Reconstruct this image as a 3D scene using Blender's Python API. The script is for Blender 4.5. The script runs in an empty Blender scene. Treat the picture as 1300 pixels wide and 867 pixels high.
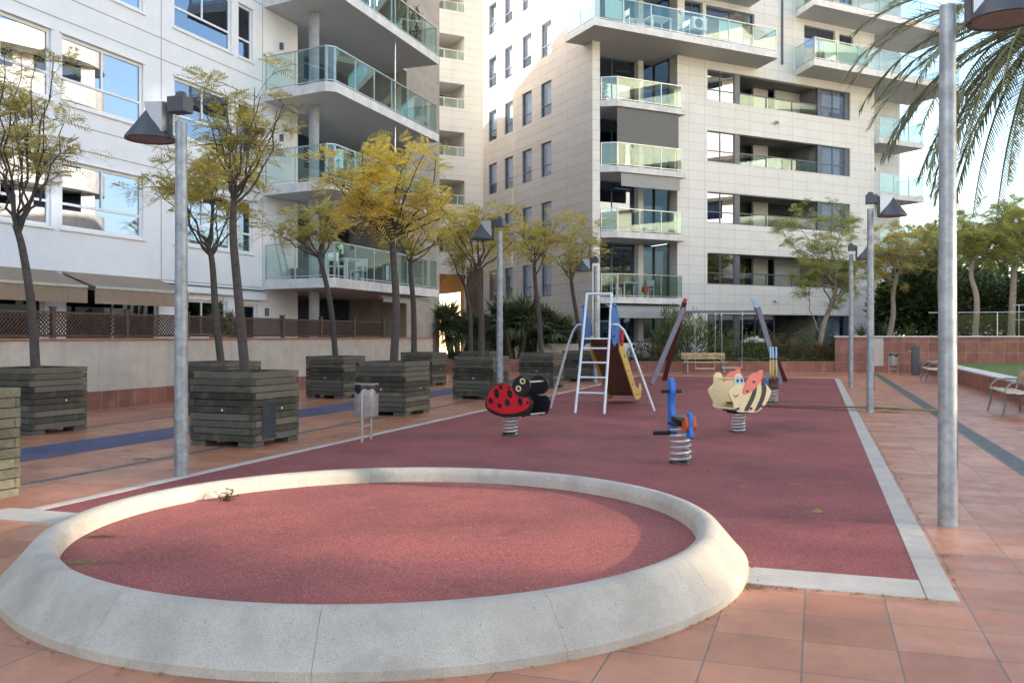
import bpy, math, random
from mathutils import Vector, Matrix
R = math.radians
random.seed(7)
FPX, EYE, HOR, MID = 1140.0, 1.5, 427.0, 650.0


def G(px, py):
    """ground point (x, y) seen at a photo pixel"""
    Y = FPX * EYE / (py - HOR)
    return ((px - MID) / FPX * Y, Y)


def Xp(px, Y):
    return (px - MID) / FPX * Y


def Zp(py, Y):
    return EYE + (HOR - py) / FPX * Y


sc = bpy.context.scene
col = sc.collection

# ------------------------------------------------------------------ mesh builder


class MB:
    def __init__(self):
        self.v, self.f, self.m = [], [], []

    def add(self, vs, fs, m=0):
        o = len(self.v)
        self.v.extend(tuple(p) for p in vs)
        self.f.extend(tuple(i + o for i in f) for f in fs)
        self.m.extend([m] * len(fs))

    def hexa(self, c, m=0):
        self.add(c, [(0, 3, 2, 1), (4, 5, 6, 7), (0, 1, 5, 4), (1, 2, 6, 5), (2, 3, 7, 6), (3, 0, 4, 7)], m)

    def box(self, x0, x1, y0, y1, z0, z1, m=0):
        self.hexa([(x0, y0, z0), (x1, y0, z0), (x1, y1, z0), (x0, y1, z0),
                   (x0, y0, z1), (x1, y0, z1), (x1, y1, z1), (x0, y1, z1)], m)

    def mbox(self, mp, u0, u1, d0, d1, z0, z1, m=0):
        self.hexa([mp(u0, d0, z0), mp(u1, d0, z0), mp(u1, d1, z0), mp(u0, d1, z0),
                   mp(u0, d0, z1), mp(u1, d0, z1), mp(u1, d1, z1), mp(u0, d1, z1)], m)

    def bar(self, p0, p1, w, h, m=0, up=(0, 0, 1)):
        p0, p1 = Vector(p0), Vector(p1)
        d = (p1 - p0).normalized()
        up = Vector(up)
        if abs(d.dot(up)) > .98:
            up = Vector((1, 0, 0))
        s = d.cross(up).normalized()
        n = s.cross(d).normalized()
        s, n = s * w / 2, n * h / 2
        self.hexa([p0 - s - n, p0 + s - n, p1 + s - n, p1 - s - n, p0 - s + n, p0 + s + n, p1 + s + n, p1 - s + n], m)

    def tube(self, pts, rad, n=8, m=0, caps=True):
        pts = [Vector(p) for p in pts]
        k = len(pts)
        if not isinstance(rad, (list, tuple)):
            rad = [rad] * k
        rings = []
        ref = None
        for i in range(k):
            if i == 0:
                d = pts[1] - pts[0]
            elif i == k - 1:
                d = pts[-1] - pts[-2]
            else:
                d = (pts[i + 1] - pts[i]).normalized() + (pts[i] - pts[i - 1]).normalized()
            if d.length < 1e-9:
                d = Vector((0, 0, 1))
            d.normalize()
            if ref is None:
                ref = Vector((1, 0, 0)) if abs(d.x) < .9 else Vector((0, 1, 0))
            s = d.cross(ref)
            if s.length < 1e-6:
                s = d.cross(Vector((0, 1, 0)))
            s.normalize()
            t = d.cross(s).normalized()
            ref = t.cross(d).normalized() if False else s.cross(d).normalized()
            rings.append([pts[i] + (s * math.cos(2 * math.pi * j / n) + t * math.sin(2 * math.pi * j / n)) * rad[i] for j in range(n)])
        vs = [p for r in rings for p in r]
        fs = []
        for i in range(k - 1):
            for j in range(n):
                j2 = (j + 1) % n
                fs.append((i * n + j, i * n + j2, (i + 1) * n + j2, (i + 1) * n + j))
        if caps:
            fs.append(tuple(range(n))[::-1])
            fs.append(tuple((k - 1) * n + j for j in range(n)))
        self.add(vs, fs, m)

    def cyl(self, x, y, z0, z1, r0, r1=None, n=16, m=0):
        self.tube([(x, y, z0), (x, y, z1)], [r0, r0 if r1 is None else r1], n, m)

    def prism(self, poly, mp, t0, t1, m=0):
        """poly: list of (a, b); mp(a, b, t) -> xyz"""
        n = len(poly)
        vs = [mp(a, b, t0) for a, b in poly] + [mp(a, b, t1) for a, b in poly]
        fs = [tuple(range(n))[::-1], tuple(range(n, 2 * n))]
        for i in range(n):
            j = (i + 1) % n
            fs.append((i, j, n + j, n + i))
        self.add(vs, fs, m)

    def lathe(self, prof, n=24, a0=0, a1=2 * math.pi, m=0, caps=False, c=(0, 0, 0)):
        full = abs(a1 - a0 - 2 * math.pi) < 1e-6
        k = len(prof)
        na = n if full else n + 1
        vs = []
        for i in range(na):
            a = a0 + (a1 - a0) * i / n
            for r, z in prof:
                vs.append((c[0] + r * math.cos(a), c[1] + r * math.sin(a), c[2] + z))
        fs = []
        for i in range(n):
            i2 = (i + 1) % na
            for j in range(k - 1):
                fs.append((i * k + j, i2 * k + j, i2 * k + j + 1, i * k + j + 1))
        if caps and not full:
            fs.append(tuple(range(k)))
            fs.append(tuple((na - 1) * k + j for j in range(k))[::-1])
        self.add(vs, fs, m)

    def quad(self, a, b, c, d, m=0):
        self.add([a, b, c, d], [(0, 1, 2, 3)], m)

    def build(self, name, mats, parent=None, loc=(0, 0, 0), rotz=0, smooth=False, bevel=0, fix=True, label=None):
        me = bpy.data.meshes.new(name)
        me.from_pydata(self.v, [], self.f)
        if not isinstance(mats, (list, tuple)):
            mats = [mats]
        for m in mats:
            me.materials.append(m)
        if len(mats) > 1:
            me.polygons.foreach_set('material_index', self.m)
        if fix and len(self.f) < 30000:
            import bmesh
            bm = bmesh.new()
            bm.from_mesh(me)
            bmesh.ops.recalc_face_normals(bm, faces=bm.faces)
            bm.to_mesh(me)
            bm.free()
        if smooth:
            me.polygons.foreach_set('use_smooth', [True] * len(me.polygons))
            me.set_sharp_from_angle(angle=R(38))
        me.update()
        o = bpy.data.objects.new(name, me)
        col.objects.link(o)
        o.location = loc
        o.rotation_euler = (0, 0, rotz)
        if parent is not None:
            o.parent = parent
        if bevel:
            b = o.modifiers.new('edge', 'BEVEL')
            b.width = bevel
            b.segments = 2
            b.limit_method = 'ANGLE'
            b.angle_limit = R(40)
        if label:
            o['label'] = label
        return o


def tag(o, label, cat, group=None, kind=None):
    o['label'] = label
    o['category'] = cat
    if group:
        o['group'] = group
    if kind:
        o['kind'] = kind
    return o


def structure(o, label=None):
    o['kind'] = 'structure'
    if label:
        o['label'] = label
    return o


def thing(name, label, cat, loc=(0, 0, 0), rotz=0, group=None):
    o = bpy.data.objects.new(name, None)
    col.objects.link(o)
    o.location = loc if len(loc) == 3 else (loc[0], loc[1], 0)
    o.rotation_euler = (0, 0, rotz)
    o.empty_display_size = .2
    return tag(o, label, cat, group)


def dup(o, loc=None, rotz=None, label=None, parent=None):
    c = o.copy()
    col.objects.link(c)
    if parent is not None:
        c.parent = parent
    for ch in o.children:
        dup(ch, parent=c)
    if loc is not None:
        c.location = loc if len(loc) == 3 else (loc[0], loc[1], 0)
    if rotz is not None:
        c.rotation_euler = (0, 0, rotz)
    if label:
        c['label'] = label
    return c


# ------------------------------------------------------------------ materials


class NT:
    def __init__(self, name):
        self.mat = bpy.data.materials.new(name)
        self.mat.use_nodes = True
        self.t = self.mat.node_tree
        self.b = self.t.nodes['Principled BSDF']
        self.out = self.t.nodes['Material Output']

    def n(self, typ, **kw):
        nd = self.t.nodes.new(typ)
        for k, v in kw.items():
            setattr(nd, k, v)
        return nd

    def l(self, a, b):
        self.t.links.new(a, b)

    def val(self, sock, v):
        sock.default_value = v

    def coord(self, kind='Object'):
        return self.n('ShaderNodeTexCoord').outputs[kind]

    def noise(self, vec, scale, detail=4, rough=.6):
        nd = self.n('ShaderNodeTexNoise')
        nd.inputs['Scale'].default_value = scale
        nd.inputs['Detail'].default_value = detail
        nd.inputs['Roughness'].default_value = rough
        self.l(vec, nd.inputs['Vector'])
        return nd.outputs['Fac']

    def ramp(self, fac, stops):
        nd = self.n('ShaderNodeValToRGB')
        e = nd.color_ramp.elements
        while len(e) < len(stops):
            e.new(.5)
        for i, (p, c) in enumerate(stops):
            e[i].position = p
            e[i].color = (*c, 1) if len(c) == 3 else c
        self.l(fac, nd.inputs['Fac'])
        return nd.outputs['Color']

    def mix(self, fac, a, b, mode='MIX'):
        nd = self.n('ShaderNodeMix', data_type='RGBA', blend_type=mode)
        for s, v in ((nd.inputs[0], fac), (nd.inputs[6], a), (nd.inputs[7], b)):
            if hasattr(v, 'is_linked'):
                self.l(v, s)
            elif isinstance(v, (int, float)):
                s.default_value = v
            else:
                s.default_value = (*v, 1)
        return nd.outputs[2]

    def math(self, op, a, b=0.0):
        nd = self.n('ShaderNodeMath', operation=op)
        for s, v in ((nd.inputs[0], a), (nd.inputs[1], b)):
            if hasattr(v, 'is_linked'):
                self.l(v, s)
            else:
                s.default_value = v
        return nd.outputs[0]

    def bump(self, h, strength=.3, dist=.01):
        nd = self.n('ShaderNodeBump')
        nd.inputs['Strength'].default_value = strength
        nd.inputs['Distance'].default_value = dist
        self.l(h, nd.inputs['Height'])
        self.l(nd.outputs['Normal'], self.b.inputs['Normal'])

    def island(self):
        return self.n('ShaderNodeNewGeometry').outputs['Random Per Island']


def plain(name, c, rough=.5, metal=0, var=.12, scale=6, bump=0, bscale=60, spec=.5, coord='Object'):
    t = NT(name)
    t.b.inputs['Roughness'].default_value = rough
    t.b.inputs['Metallic'].default_value = metal
    t.b.inputs['Specular IOR Level'].default_value = spec
    v = t.coord(coord)
    f = t.noise(v, scale, 5)
    lo = tuple(max(0, x * (1 - var)) for x in c)
    hi = tuple(min(1, x * (1 + var)) for x in c)
    t.l(t.ramp(f, [(.3, lo), (.7, hi)]), t.b.inputs['Base Color'])
    if bump:
        t.bump(t.noise(v, bscale, 3), bump, .004)
    return t.mat


def xz(t, ax, ay):
    """object coordinates rearranged so brick rows stack along the second axis"""
    s = t.n('ShaderNodeSeparateXYZ')
    t.l(t.coord(), s.inputs[0])
    c = t.n('ShaderNodeCombineXYZ')
    t.l(s.outputs[ax], c.inputs[0])
    t.l(s.outputs[ay], c.inputs[1])
    return c.outputs[0]


def tiles(name, ax, ay, c1, c2, mortar, w, h, gap, offset=0., ph=(0, 0), rough=.5, var=.15, nscale=3, bump=.25, spec=.5, smooth=.0, stain=None):
    t = NT(name)
    vec = xz(t, ax, ay)
    mp = t.n('ShaderNodeMapping')
    mp.inputs['Location'].default_value = (ph[0], ph[1], 0)
    t.l(vec, mp.inputs['Vector'])
    br = t.n('ShaderNodeTexBrick', offset=offset, squash=1)
    t.l(mp.outputs[0], br.inputs['Vector'])
    for k, v in (('Color1', (*c1, 1)), ('Color2', (*c2, 1)), ('Mortar', (*mortar, 1))):
        br.inputs[k].default_value = v
    for k, v in (('Scale', 1), ('Mortar Size', gap), ('Mortar Smooth', smooth), ('Bias', 0), ('Brick Width', w), ('Row Height', h)):
        br.inputs[k].default_value = v
    f = t.noise(t.coord(), nscale, 6, .65)
    g = t.ramp(f, [(.25, (1 - var,) * 3), (.75, (1 + var * .6,) * 3)])
    c = t.mix(1.0, br.outputs['Color'], g, 'MULTIPLY')
    if stain:
        f2 = t.noise(t.coord(), stain[1], 8, .7)
        c = t.mix(t.ramp(f2, [(.52, (0, 0, 0)), (.75, (stain[2],) * 3)]), c, stain[0])
    t.l(c, t.b.inputs['Base Color'])
    r = t.ramp(t.noise(t.coord(), nscale * 2.3, 4), [(.3, (rough - .08,) * 3), (.7, (rough + .12,) * 3)])
    t.l(r, t.b.inputs['Roughness'])
    t.b.inputs['Specular IOR Level'].default_value = spec
    if bump:
        inv = t.math('SUBTRACT', 1.0, br.outputs['Fac'])
        t.bump(inv, bump, .006)
    return t.mat


def glass(name, tint, base, gloss=(1, 1, 1), rough=0.0):
    t = NT(name)
    t.t.nodes.remove(t.b)
    lw = t.n('ShaderNodeLayerWeight')
    lw.inputs['Blend'].default_value = .5
    p = t.math('POWER', lw.outputs['Facing'], 4.0)
    f = t.math('ADD', t.math('MULTIPLY', p, 1 - base), base)
    tr = t.n('ShaderNodeBsdfTransparent')
    tr.inputs[0].default_value = (*tint, 1)
    gl = t.n('ShaderNodeBsdfGlossy')
    gl.inputs['Color'].default_value = (*gloss, 1)
    gl.inputs['Roughness'].default_value = rough
    mx = t.n('ShaderNodeMixShader')
    t.l(f, mx.inputs[0])
    t.l(tr.outputs[0], mx.inputs[1])
    t.l(gl.outputs[0], mx.inputs[2])
    t.l(mx.outputs[0], t.out.inputs[0])
    return t.mat


def foliage(name, stops, rough=.55, trans=.45):
    t = NT(name)
    c = t.ramp(t.island(), stops)
    big = t.noise(t.coord(), 1.3, 2)
    c = t.mix(1.0, c, t.ramp(big, [(.3, (.75, .75, .75)), (.7, (1.2, 1.2, 1.1))]), 'MULTIPLY')
    t.t.nodes.remove(t.b)
    df = t.n('ShaderNodeBsdfPrincipled')
    df.inputs['Roughness'].default_value = rough
    df.inputs['Specular IOR Level'].default_value = .25
    tl = t.n('ShaderNodeBsdfTranslucent')
    t.l(c, df.inputs['Base Color'])
    t.l(c, tl.inputs['Color'])
    mx = t.n('ShaderNodeMixShader')
    mx.inputs[0].default_value = trans
    t.l(df.outputs[0], mx.inputs[1])
    t.l(tl.outputs[0], mx.inputs[2])
    t.l(mx.outputs[0], t.out.inputs[0])
    return t.mat


def planks(name, c, var=.45, grain_axis=0):
    """weathered timber: each plank its own tone, grain along the plank"""
    t = NT(name)
    v = t.coord()
    mp = t.n('ShaderNodeMapping')
    s = [26, 26, 40]
    s[grain_axis] = 3
    mp.inputs['Scale'].default_value = s
    t.l(v, mp.inputs['Vector'])
    gr = t.noise(mp.outputs[0], 1.0, 6, .7)
    lo = tuple(x * (1 - var) for x in c)
    hi = tuple(x * (1 + var) for x in c)
    a = t.ramp(t.island(), [(0, lo), (.55, c), (1, hi)])
    g = t.ramp(gr, [(.25, (.55, .55, .55)), (.5, (1, 1, 1)), (.8, (1.35, 1.35, 1.3))])
    cc = t.mix(1.0, a, g, 'MULTIPLY')
    st = t.noise(v, 4.5, 6, .7)
    cc = t.mix(t.ramp(st, [(.5, (0, 0, 0)), (.72, (.55, .55, .55))]), cc, (c[0] * 1.9 + .01, c[1] * 1.9 + .012, c[2] * 1.5))
    t.l(cc, t.b.inputs['Base Color'])
    t.b.inputs['Roughness'].default_value = .8
    t.b.inputs['Specular IOR Level'].default_value = .2
    t.bump(gr, .5, .004)
    return t.mat


def rubber(name, c):
    t = NT(name)
    v = t.coord()
    vo = t.n('ShaderNodeTexVoronoi')
    vo.inputs['Scale'].default_value = 150
    t.l(v, vo.inputs['Vector'])
    s = t.n('ShaderNodeSeparateColor')
    t.l(vo.outputs['Color'], s.inputs[0])
    gr = t.ramp(s.outputs[0], [(0, tuple(x * .58 for x in c)), (.5, c), (1, tuple(min(1, x * 1.5 + .012) for x in c))])
    big = t.noise(v, .55, 6, .65)
    cc = t.mix(1.0, gr, t.ramp(big, [(.3, (.62, .63, .66)), (.5, (.98, .98, .98)), (.7, (1.28, 1.25, 1.2))]), 'MULTIPLY')
    # scuffs and darker patches with shapes of their own
    d = t.noise(v, 1.9, 8, .72)
    cc = t.mix(t.ramp(d, [(.58, (0, 0, 0)), (.72, (.55, .55, .55))]), cc, tuple(x * .55 for x in c))
    pale = t.noise(v, 3.3, 8, .75)
    cc = t.mix(t.ramp(pale, [(.6, (0, 0, 0)), (.74, (.4, .4, .4))]), cc, (.34, .2, .18))
    t.l(cc, t.b.inputs['Base Color'])
    t.b.inputs['Roughness'].default_value = .75
    t.b.inputs['Specular IOR Level'].default_value = .3
    t.bump(vo.outputs['Distance'], .35, .004)
    return t.mat


def concrete(name, c, speck=.5, streak=0, var=1.0, blot=0):
    t = NT(name)
    v = t.coord()
    f = t.noise(v, 2.2, 8, .65)
    cc = t.ramp(f, [(.28, tuple(x * (1 - .2 * var) for x in c)), (.7, tuple(min(1, x * (1 + .13 * var)) for x in c))])
    sp = t.noise(v, 190, 3, .6)
    cc = t.mix(1.0, cc, t.ramp(sp, [(.3, (1 - speck * .5,) * 3), (.5, (1, 1, 1)), (.7, (1 + speck * .3,) * 3)]), 'MULTIPLY')
    if streak:
        mp = t.n('ShaderNodeMapping')
        mp.inputs['Scale'].default_value = (5, 5, .35)
        t.l(v, mp.inputs['Vector'])
        s2 = t.noise(mp.outputs[0], 1.0, 7, .7)
        cc = t.mix(t.ramp(s2, [(.52, (0, 0, 0)), (.75, (streak,) * 3)]), cc, tuple(x * .45 for x in c))
    if blot:
        for sc_, lo_, hi_, mul in ((3.1, .55, .66, .72), (7.5, .6, .68, .78), (1.3, .52, .7, .85)):
            n2 = t.noise(v, sc_, 9, .72)
            cc = t.mix(t.ramp(n2, [(lo_, (0, 0, 0)), (hi_, (min(1, blot * 2),) * 3)]), cc, tuple(x * mul for x in c))
        pits = t.noise(v, 42, 2, .4)
        cc = t.mix(t.ramp(pits, [(.7, (0, 0, 0)), (.76, (.6, .6, .6))]), cc, tuple(x * .45 for x in c))
    t.l(cc, t.b.inputs['Base Color'])
    t.b.inputs['Roughness'].default_value = .8
    t.b.inputs['Specular IOR Level'].default_value = .3
    t.bump(sp, .25, .003)
    return t.mat


M = {}
M['paving'] = tiles('terracotta_paving', 0, 1, (.37, .135, .07), (.52, .22, .12), (.15, .115, .09), .431, .435, .0045,
                    ph=(.065, .13), rough=.36, var=.3, nscale=1.7, bump=.3, spec=.55, stain=((.24, .13, .09), 5, .35))
M['ground'] = plain('bare_ground', (.25, .2, .15), .9)
M['rubber'] = rubber('red_rubber', (.222, .06, .056))
M['rubber_pit'] = rubber('pit_rubber', (.27, .076, .064))
M['blue_path'] = rubber('blue_rubber', (.078, .08, .135))
M['kerb'] = concrete('pale_kerb', (.44, .40, .35), .5)
M['ring'] = concrete('ring_concrete', (.425, .38, .32), .6, 0, 1.25, .3)
M['drain'] = plain('drain_metal', (.14, .145, .14), .5, .4, .3)
M['galv'] = plain('galvanised_steel', (.29, .315, .34), .45, .45, .3, 9)
M['lampgrey'] = plain('lamp_paint', (.055, .06, .072), .42, .0, .1)
M['lamppale'] = plain('lamp_pale_sheet', (.5, .52, .54), .35, .5, .08)
M['lamplens'] = plain('lamp_lens', (.22, .17, .155), .35, .0, .2, 12)
M['wood'] = planks('weathered_planter_wood', (.092, .083, .066), .68)
M['wood_pale'] = planks('weathered_pale_wood', (.13, .122, .09), .3)
M['soil'] = plain('planter_soil', (.05, .037, .026), .95, var=.5, scale=30)
M['bark'] = plain('bark', (.068, .055, .048), .9, var=.35, scale=14, bump=.6, bscale=30)
M['barkpale'] = plain('pale_bark', (.24, .20, .16), .9, var=.3, scale=10, bump=.5, bscale=30)
M['whitewall'] = concrete('white_render', (.79, .80, .815), .05, .06, .22)
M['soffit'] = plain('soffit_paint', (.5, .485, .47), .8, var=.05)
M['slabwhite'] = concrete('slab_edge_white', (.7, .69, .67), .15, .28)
M['pier'] = concrete('grey_pier', (.36, .33, .30), .1, .15)
M['colconc'] = concrete('column_concrete', (.36, .38, .4), .2, .2)
M['whiteframe'] = plain('white_window_frame', (.76, .765, .77), .4, var=.04)
M['darkframe'] = plain('grey_window_frame', (.10, .115, .14), .4, .2, .1)
M['winglass'] = glass('window_glass', (.36, .4, .42), .4, (.60, .65, .80))
M['winglass_dark'] = glass('dark_window_glass', (.26, .29, .31), .2, (.7, .82, 1))
M['railglass'] = glass('railing_glass', (.87, .92, .905), .08, (.72, .9, .84))
M['railglass_milky'] = plain('milky_railing_glass', (.5, .62, .6), .15, var=.04)
M['steel'] = plain('rail_steel', (.5, .52, .53), .3, .8, .1)
M['interior'] = plain('interior_wall', (.24, .23, .22), .9, var=.3, scale=.8)
M['interior_dark'] = plain('dark_interior', (.075, .075, .08), .9, var=.3, scale=.8)
M['curtain'] = plain('curtain_fabric', (.48, .5, .5), .9, var=.2, scale=8)
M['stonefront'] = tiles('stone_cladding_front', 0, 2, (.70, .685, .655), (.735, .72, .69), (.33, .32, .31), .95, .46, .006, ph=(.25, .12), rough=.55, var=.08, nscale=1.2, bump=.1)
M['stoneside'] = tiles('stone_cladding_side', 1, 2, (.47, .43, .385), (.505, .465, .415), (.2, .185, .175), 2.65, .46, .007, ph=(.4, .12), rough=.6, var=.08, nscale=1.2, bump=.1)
M['redtile'] = tiles('red_wall_tile', 0, 2, (.20, .072, .05), (.27, .105, .075), (.3, .24, .21), .46, .42, .007, ph=(.1, .0), rough=.5, var=.3, nscale=2.2, bump=.2, stain=((.45, .33, .3), 2.5, .4))
M['redcap'] = plain('red_tile_cap', (.33, .15, .105), .55, var=.2)
M['lowwall'] = concrete('beige_render', (.46, .42, .375), .1, .3)
M['palecap'] = concrete('pale_coping', (.55, .54, .55), .2, .1)
M['lattice'] = plain('brown_lattice_wood', (.092, .052, .038), .7, var=.3, scale=8)
M['awning'] = plain('awning_cloth', (.30, .215, .15), .85, var=.06, bump=.15, bscale=300)
M['awningdark'] = plain('awning_valance', (.27, .19, .135), .85, var=.06)
M['greyblind'] = plain('grey_blind', (.155, .155, .15), .8, var=.06)
M['lightblind'] = plain('light_grey_blind', (.34, .335, .32), .8, var=.06)
M['black'] = plain('black_plastic', (.012, .012, .013), .4, var=.1)
M['red'] = plain('red_panel', (.56, .012, .022), .35, var=.06)
M['cream'] = plain('cream_panel', (.72, .6, .36), .45, var=.08)
M['pink'] = plain('coral_panel', (.72, .19, .15), .45, var=.06)
M['charcoal'] = plain('charcoal_stripe', (.032, .035, .045), .45, var=.1)
M['blue'] = plain('blue_panel', (.03, .15, .5), .4, var=.08)
M['slideblue'] = plain('slide_blue_panel', (.045, .16, .46), .4, var=.08)
M['lightblue'] = plain('pale_blue_panel', (.3, .48, .66), .45, var=.08)
M['yellow'] = plain('yellow_panel', (.6, .43, .12), .45, var=.1)
M['orange'] = plain('orange_disc', (.6, .1, .03), .4, var=.1)
M['whitepaint'] = plain('white_paint', (.72, .73, .74), .4, var=.05)
M['spring'] = plain('spring_steel', (.5, .52, .54), .35, .6, .15)
M['slidepaint'] = plain('slide_white_tube', (.56, .6, .66), .35, .25, .08)
M['chute'] = plain('slide_chute', (.16, .085, .065), .45, .0, .15)
M['mauve'] = plain('mauve_leg_paint', (.165, .15, .195), .5, var=.12)
M['maroon'] = plain('maroon_leg_paint', (.09, .022, .028), .5, var=.15)
M['inox'] = plain('perforated_steel', (.40, .40, .39), .36, .45, .25, 14)
M['bag'] = plain('bin_bag', (.012, .013, .016), .3, var=.3)
M['benchwood'] = planks('bench_wood', (.36, .25, .14), .2)
M['benchpale'] = planks('bench_wood_pale', (.52, .46, .37), .12)
M['brownwall'] = plain('brown_brick_column', (.16, .085, .06), .8, var=.15)
M['sunwarm_tint'] = plain('sunlight_tint_wall', (.66, .42, .2), .8, var=.08)  # ochre tint stands in for warm sunlight on the passage walls
M['creamwall'] = concrete('cream_tower_render', (.60, .57, .50), .05, .1)
M['creamlit'] = concrete('distant_cream_render', (.6, .48, .34), .05, .1)
M['lawn'] = plain('lawn_green', (.065, .12, .022), .9, var=.35, scale=25)
M['dry'] = foliage('dry_straw', [(0, (.22, .16, .06)), (1, (.34, .27, .1))], trans=.1)
M['weed'] = foliage('weed_green', [(0, (.05, .065, .025)), (1, (.13, .13, .05))], trans=.2)
M['white_flower'] = foliage('white_flowers', [(0, (.5, .5, .5)), (1, (.8, .8, .82))], trans=.2)
M['leaf_olive'] = foliage('olive_leaflets', [(0, (0.34, 0.31, 0.1)), (.5, (0.52, 0.45, 0.15)), (1, (0.66, 0.52, 0.16))])
M['leaf_gold'] = foliage('golden_leaflets', [(0, (0.6, 0.45, 0.1)), (.5, (0.8, 0.62, 0.14)), (1, (0.85, 0.7, 0.18))])
M['leaf_mixed'] = foliage('green_gold_leaflets', [(0, (0.38, 0.35, 0.09)), (.5, (0.58, 0.48, 0.12)), (1, (0.72, 0.56, 0.13))])
M['leaf_green'] = foliage('fresh_leaflets', [(0, (0.24, 0.29, 0.09)), (.5, (0.38, 0.42, 0.14)), (1, (0.5, 0.48, 0.15))])
M['leaf_dark'] = foliage('dark_hedge_leaves', [(0, (.025, .045, .018)), (1, (.075, .105, .04))], trans=.15)
M['leaf_shrub'] = foliage('shrub_leaves', [(0, (.06, .09, .035)), (1, (.19, .23, .09))], trans=.2)
M['leaf_rust'] = foliage('rusty_shrub_leaves', [(0, (.07, .08, .03)), (1, (.2, .14, .05))], trans=.2)
M['leaf_palm'] = foliage('palm_leaflets', [(0, (.17, .20, .125)), (1, (.36, .38, .26))], trans=.2)
M['leaf_palm_dry'] = foliage('dry_palm_leaflets', [(0, (.2, .15, .07)), (1, (.34, .26, .13))], trans=.15)
M['leaf_fan'] = foliage('fan_palm_blades', [(0, (.06, .09, .045)), (1, (.2, .24, .12))], trans=.15)
M['leaf_yucca'] = foliage('yucca_blades', [(0, (.08, .13, .02)), (1, (.2, .26, .06))], trans=.2)
M['pot'] = plain('terracotta_pot', (.34, .15, .08), .8)
M['potdark'] = plain('dark_pot', (.05, .05, .055), .6)

def mirror(name, rough):
    t = NT(name)
    t.b.inputs['Base Color'].default_value = (.38, .37, .35, 1)
    t.b.inputs['Metallic'].default_value = 1
    t.b.inputs['Roughness'].default_value = rough
    return t.mat


M['mirrorglass'] = mirror('sun_coated_glass', .06)

M['patch'] = plain('dark_patch_paint', (.05, .055, .065), .85, var=.2, spec=.05)
M['mtwall'] = tiles('pale_cladding', 0, 2, (.80, .77, .70), (.82, .79, .73), (.4, .38, .35), 2.0, .5, .006, rough=.6, var=.06, nscale=1.2, bump=.1)
M['loggia_cream'] = plain('loggia_cream', (.78, .74, .66), .8, var=.04)

M['winglass_clear'] = glass('clear_window_glass', (.82, .86, .9), .22, (.7, .8, 1))
M['blind_glare'] = plain('white_blind_and_reflection', (.72, .75, .8), .8, var=.06)  # white of blinds, also stands in for reflections in the panes

M['benchsteel'] = plain('bench_steel', (.22, .225, .235), .4, .7, .15)
M['winglass_ground'] = glass('ground_window_glass', (.3, .33, .34), .07, (.7, .8, .95))
M['railglass_dim'] = glass('dim_balustrade_glass', (.82, .88, .85), .03, (.7, .8, .78))
# ------------------------------------------------------------------ building helpers


def front(u, d, z):
    return (u, d, z)


def side(u, d, z):
    return (d, u, z)


def wallface(mb, mp, u0, u1, z0, z1, ops=(), depth=.25, d=0, m=0, mr=None):
    mr = m if mr is None else mr
    us = sorted({u0, u1, *[o[0] for o in ops], *[o[1] for o in ops]})
    zs = sorted({z0, z1, *[o[2] for o in ops], *[o[3] for o in ops]})
    us = [u for u in us if u0 - 1e-6 <= u <= u1 + 1e-6]
    zs = [z for z in zs if z0 - 1e-6 <= z <= z1 + 1e-6]
    for a, b in zip(us, us[1:]):
        run = None
        for c, e in zip(zs, zs[1:]):
            um, zm = (a + b) / 2, (c + e) / 2
            if any(o[0] < um < o[1] and o[2] < zm < o[3] for o in ops):
                continue
            mb.quad(mp(a, d, c), mp(b, d, c), mp(b, d, e), mp(a, d, e), m)
    for a, b, c, e in ops:
        mb.quad(mp(a, d, c), mp(a, d + depth, c), mp(a, d + depth, e), mp(a, d, e), mr)
        mb.quad(mp(b, d, c), mp(b, d + depth, c), mp(b, d + depth, e), mp(b, d, e), mr)
        mb.quad(mp(a, d, c), mp(b, d, c), mp(b, d + depth, c), mp(a, d + depth, c), mr)
        mb.quad(mp(a, d, e), mp(b, d, e), mp(b, d + depth, e), mp(a, d + depth, e), mr)


def window(parent, mp, u0, u1, z0, z1, d, mull=(), trans=(), frame='darkframe', gl='winglass', fw=.05, mw=.05,
           curtains=(), name='window', depth=.07, half=False):
    f = MB()
    f.mbox(mp, u0, u0 + fw, d, d + depth, z0, z1)
    f.mbox(mp, u1 - fw, u1, d, d + depth, z0, z1)
    f.mbox(mp, u0 + fw, u1 - fw, d, d + depth, z0, z0 + fw)
    f.mbox(mp, u0 + fw, u1 - fw, d, d + depth, z1 - fw, z1)
    for t in trans:
        f.mbox(mp, u0 + fw, u1 - fw, d + .004, d + depth - .004, t - mw / 2, t + mw / 2)
    for x in mull:
        f.mbox(mp, x - mw / 2, x + mw / 2, d + .002, d + depth - .002, (trans[0] + mw / 2) if trans and half else z0 + fw, z1 - fw)
    w = f.build(name, M[frame], parent)
    g = MB()
    g.mbox(mp, u0 + fw * .7, u1 - fw * .7, d + .03, d + .042, z0 + fw * .7, z1 - fw * .7)
    g.build('pane', M[gl], w)
    for c in curtains:
        a, b, mat, lo = c
        q = MB()
        n = max(4, int((b - a) / .09))
        for i in range(n):
            x0, x1 = a + (b - a) * i / n, a + (b - a) * (i + 1) / n
            y0, y1 = (d + .2, d + .26) if i % 2 else (d + .26, d + .2)
            q.quad(mp(x0, y0, lo), mp(x1, y1, lo), mp(x1, y1, z1), mp(x0, y0, z1))
        q.build('curtain', M[mat], w, fix=False)
    return w


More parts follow.
